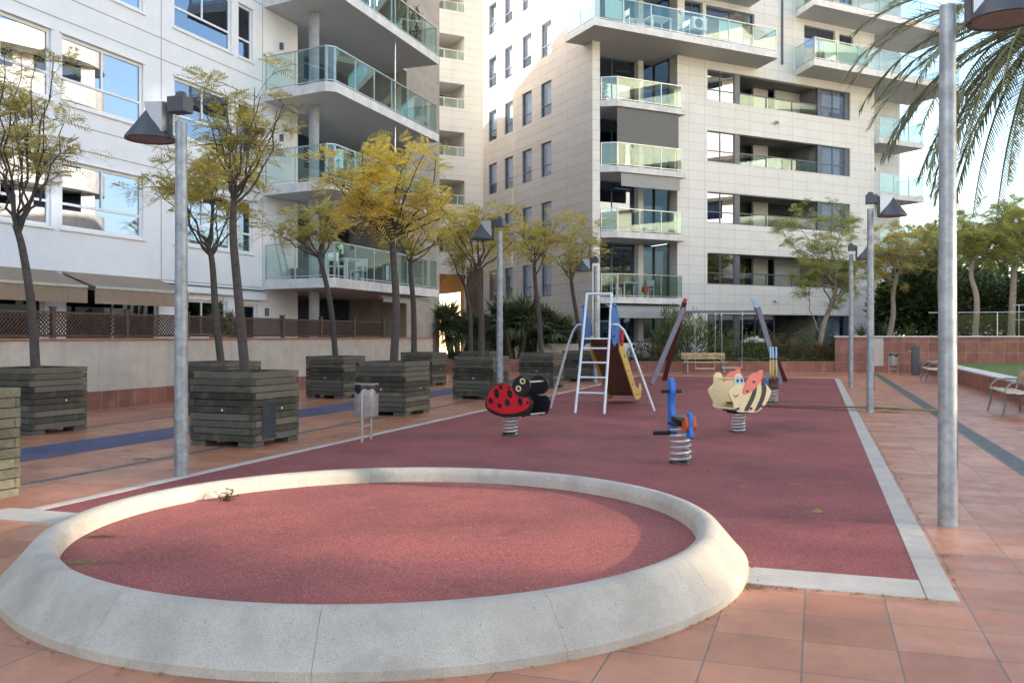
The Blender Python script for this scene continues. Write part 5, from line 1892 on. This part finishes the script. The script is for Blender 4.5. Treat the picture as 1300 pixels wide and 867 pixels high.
def chair(label, loc, rz, mat='whitepaint', group='white balcony chairs'):
    t = thing('balcony_chair', label, 'chair', loc, rz, group)
    s = MB(); s.box(-.22, .22, -.22, .22, .43, .455); s.build('seat', M[mat], t)
    s = MB()
    s.box(-.22, -.18, .19, .22, .456, .88); s.box(.18, .22, .19, .22, .456, .88); s.box(-.179, .179, .195, .215, .6, .86)
    s.build('backrest', M[mat], t)
    for x in (-.2, .2):
        for y in (-.2, .2):
            l = MB(); l.box(x - .018, x + .018, y - .018, y + .018, 0, .43); l.build('leg', M[mat], t)
    return t


def table(label, loc, rz, mat='whitepaint'):
    t = thing('balcony_table', label, 'table', loc, rz)
    s = MB(); s.box(-.55, .55, -.4, .4, .71, .74); s.build('tabletop', M[mat], t)
    for x in (-.5, .5):
        for y in (-.35, .35):
            l = MB(); l.box(x - .025, x + .025, y - .025, y + .025, 0, .71); l.build('leg', M[mat], t)
    return t


def potplant(label, loc, h, r_, mat, seed, pot='potdark'):
    rng = random.Random(seed)
    t = thing('potted_plant', label, 'plant', loc, 0, 'potted plants on the balconies')
    p = MB(); p.lathe([(.001, 0), (.13, 0), (.17, .3), (.15, .3), (.14, .26), (.001, .26)], 14); p.build('pot', M[pot], t)
    mb = MB()
    for k in range(140):
        a = rng.uniform(0, 6.28); e = rng.uniform(-.2, 1.4)
        p0 = Vector((rng.uniform(-.4, .4) * r_, rng.uniform(-.4, .4) * r_, .3 + rng.random() * (h - .4)))
        blade(mb, p0, Vector((math.cos(a) * math.cos(e), math.sin(a) * math.cos(e), math.sin(e))), r_ * rng.uniform(.5, 1), .05, .4, rng, 2)
    mb.build('leaves', M[mat], t, fix=False)
    return t


LBp = lambda x, y, z: local(LBLOC, LBROT, x, y, z)
RBp = lambda x, y, z: local(RBLOC, RBROT, x, y, z)
table('white table on the lowest left balcony, behind its glass', LBp(6.9, -1.9, 3.3), LBROT)
chair('white chair on the lowest left balcony, left of the white table', LBp(6.0, -2.1, 3.3), LBROT + 1.6)
chair('white chair on the lowest left balcony, right of the white table', LBp(7.9, -1.8, 3.3), LBROT - 1.5)
st_ = thing('stepladder', 'aluminium stepladder leaning on the wall of the lowest left balcony', 'ladder', LBp(5.6, -.15, 3.3), LBROT)
for s in (-1, 1):
    m_ = MB(); m_.bar((s * .2, -.35, 0), (s * .14, .05, 1.5), .03, .05); m_.build('rail', M['steel'], st_)
for i in range(5):
    m_ = MB(); z = .25 + i * .25; m_.box(-.18, .18, -.32 + i * .067, -.26 + i * .067, z, z + .02); m_.build('rung', M['steel'], st_)
bx = MB(); bx.box(-.3, .3, -.2, .2, 0, .4); bx.box(-.32, .32, -.22, .22, .401, .44)
bo = bx.build('storage_box', M['potdark'], loc=LBp(6.6, -.35, 3.3), rotz=LBROT); tag(bo, 'dark lidded storage box by the wall of the lowest left balcony', 'box')
potplant('green plant overhanging the top left balcony railing', LBp(11.4, -2.1, 12.3), 1.5, .6, 'leaf_shrub', 1)
potplant('second green plant beside it on the top left balcony', LBp(10.6, -2.1, 12.3), 1.4, .55, 'leaf_olive', 2)
chair('white chair on the lowest balcony of the stone block, at its left end', RBp(1.5, .35, 3.3), RBROT + 1.2)
table('white table on the lowest balcony of the stone block', RBp(2.4, .6, 3.3), RBROT)
chair('white chair on the lowest balcony of the stone block, right of its table', RBp(3.4, .5, 3.3), RBROT - 1.3)
cl = MB(); cl.prism(smooth_poly([(-.14, 0), (.14, 0), (.12, .3), (.03, .36), (-.1, .3)]), side_mp, -.1, .1)
co = cl.build('laundry_bag', M['orange'], loc=RBp(2.9, .0, 3.55), rotz=RBROT); tag(co, 'orange bag hanging among the things on the lowest stone block balcony', 'bag')
potplant('cactus-like plant at the left end of the highest stacked balcony of the stone block', RBp(.8, .35, 12.3), 1.0, .4, 'leaf_rust', 3, 'pot')
potplant('leafy plant on the loggia of the fourth floor strip window', RBp(9.2, .7, 9.45), 1.35, .4, 'leaf_shrub', 4)
potplant('bushy plant at the right of the fourth floor strip window', RBp(13.4, .7, 9.45), 1.2, .5, 'leaf_shrub', 5)
potplant('slender plant in the open part of the second floor strip window', RBp(9.2, .6, 3.6), 1.6, .45, 'leaf_olive', 6)
potplant('plant low in the open part of the third floor strip window', RBp(11.9, .6, 6.5), 1.0, .4, 'leaf_green', 7)
for i, (x, F, lab) in enumerate(((1.3, 15.3, 'white chair at the left on the big upper balcony of the stone block'), (4.2, 15.3, 'white chair at the right of the table on the big upper balcony'))):
    chair(lab, RBp(x, -1.2, F), RBROT + 1.5 - 3 * i)
table('white table on the big upper balcony of the stone block', RBp(2.8, -1.1, 15.3), RBROT)
ta = MB(); ta.lathe([(.4, .0), (.42, .02), (.4, .04), (.001, .04)], 24); ta.tube([(0, 0, -.7), (0, 0, 0)], .03, 8)
to = ta.build('round_table', M['whitepaint'], loc=RBp(8.0, -1.0, 16.01), rotz=RBROT); tag(to, 'round white table at the right end of the big upper balcony', 'table')
ac = thing('air_conditioner', 'white air conditioner unit on the big upper balcony wall', 'air conditioner', RBp(5.75, -.35, 16.2), RBROT)
m_ = MB(); m_.box(-.42, .42, -.14, .16, 0, .6); m_.build('casing', M['whitepaint'], ac, bevel=.02)
m_ = MB(); disc(m_, lambda a, b, t: (a, t, b), -.08, .3, .22, .22, -.16, -.142, 24); m_.build('fan_grille', M['greyblind'], ac)
m_ = MB(); m_.box(-.3, .3, .161, .33, -.05, -.01); m_.build('bracket', M['darkframe'], ac)
# ------------------------------------------------------------------ light, sky, camera
SUN = Vector((-.93, -.24, .268)).normalized()
el = math.asin(SUN.z)
az = math.atan2(SUN.x, SUN.y)
ld = bpy.data.lights.new('sun', 'SUN')
ld.energy = 5.0
ld.angle = R(.53)
ld.color = (1.0, .88, .72)
lo = bpy.data.objects.new('sun', ld)
col.objects.link(lo)
lo.rotation_euler = SUN.to_track_quat('Z', 'Y').to_euler()
lo.location = (-60, -20, 40)
wd = bpy.data.worlds.new('World')
sc.world = wd
wd.use_nodes = True
nt = wd.node_tree
bg = nt.nodes['Background']
sky = nt.nodes.new('ShaderNodeTexSky')
sky.sky_type = 'NISHITA'
sky.sun_disc = False
sky.sun_elevation = el
sky.sun_rotation = az
sky.air_density = 1.0
sky.dust_density = 3.0
sky.ozone_density = 1.0
nt.links.new(sky.outputs[0], bg.inputs['Color'])
bg.inputs['Strength'].default_value = .15
cd = bpy.data.cameras.new('camera')
cam = bpy.data.objects.new('camera', cd)
col.objects.link(cam)
cam.location = (0, 0, EYE)
cam.rotation_euler = (R(90), 0, 0)
cd.sensor_width = 36
cd.lens = FPX / 1300 * 36
cd.shift_y = -(433.5 - HOR) / 1300
cd.clip_start = .05
cd.clip_end = 2000
sc.camera = cam
vs_ = sc.view_settings
vs_.view_transform = 'Standard'
vs_.look = 'None'
vs_.gamma = 1
vs_.exposure = 2.22
vs_.use_curve_mapping = False
sc.render.engine = 'CYCLES'
cy = sc.cycles
cy.use_denoising = True
try:
    cy.denoiser = 'OPENIMAGEDENOISE'
    cy.denoising_input_passes = 'RGB_ALBEDO_NORMAL'
except Exception:
    pass
cy.max_bounces = 8
cy.diffuse_bounces = 4
cy.glossy_bounces = 4
cy.transparent_max_bounces = 16
cy.transmission_bounces = 4
cy.sample_clamp_indirect = 8
cy.use_adaptive_sampling = True
cy.adaptive_threshold = .015
cy.blur_glossy = 0.0
cy.sample_clamp_indirect = 0
cy.use_guiding = True
cy.use_surface_guiding = True
cy.use_volume_guiding = False
cy.guiding_training_samples = 0
cy.caustics_reflective = True
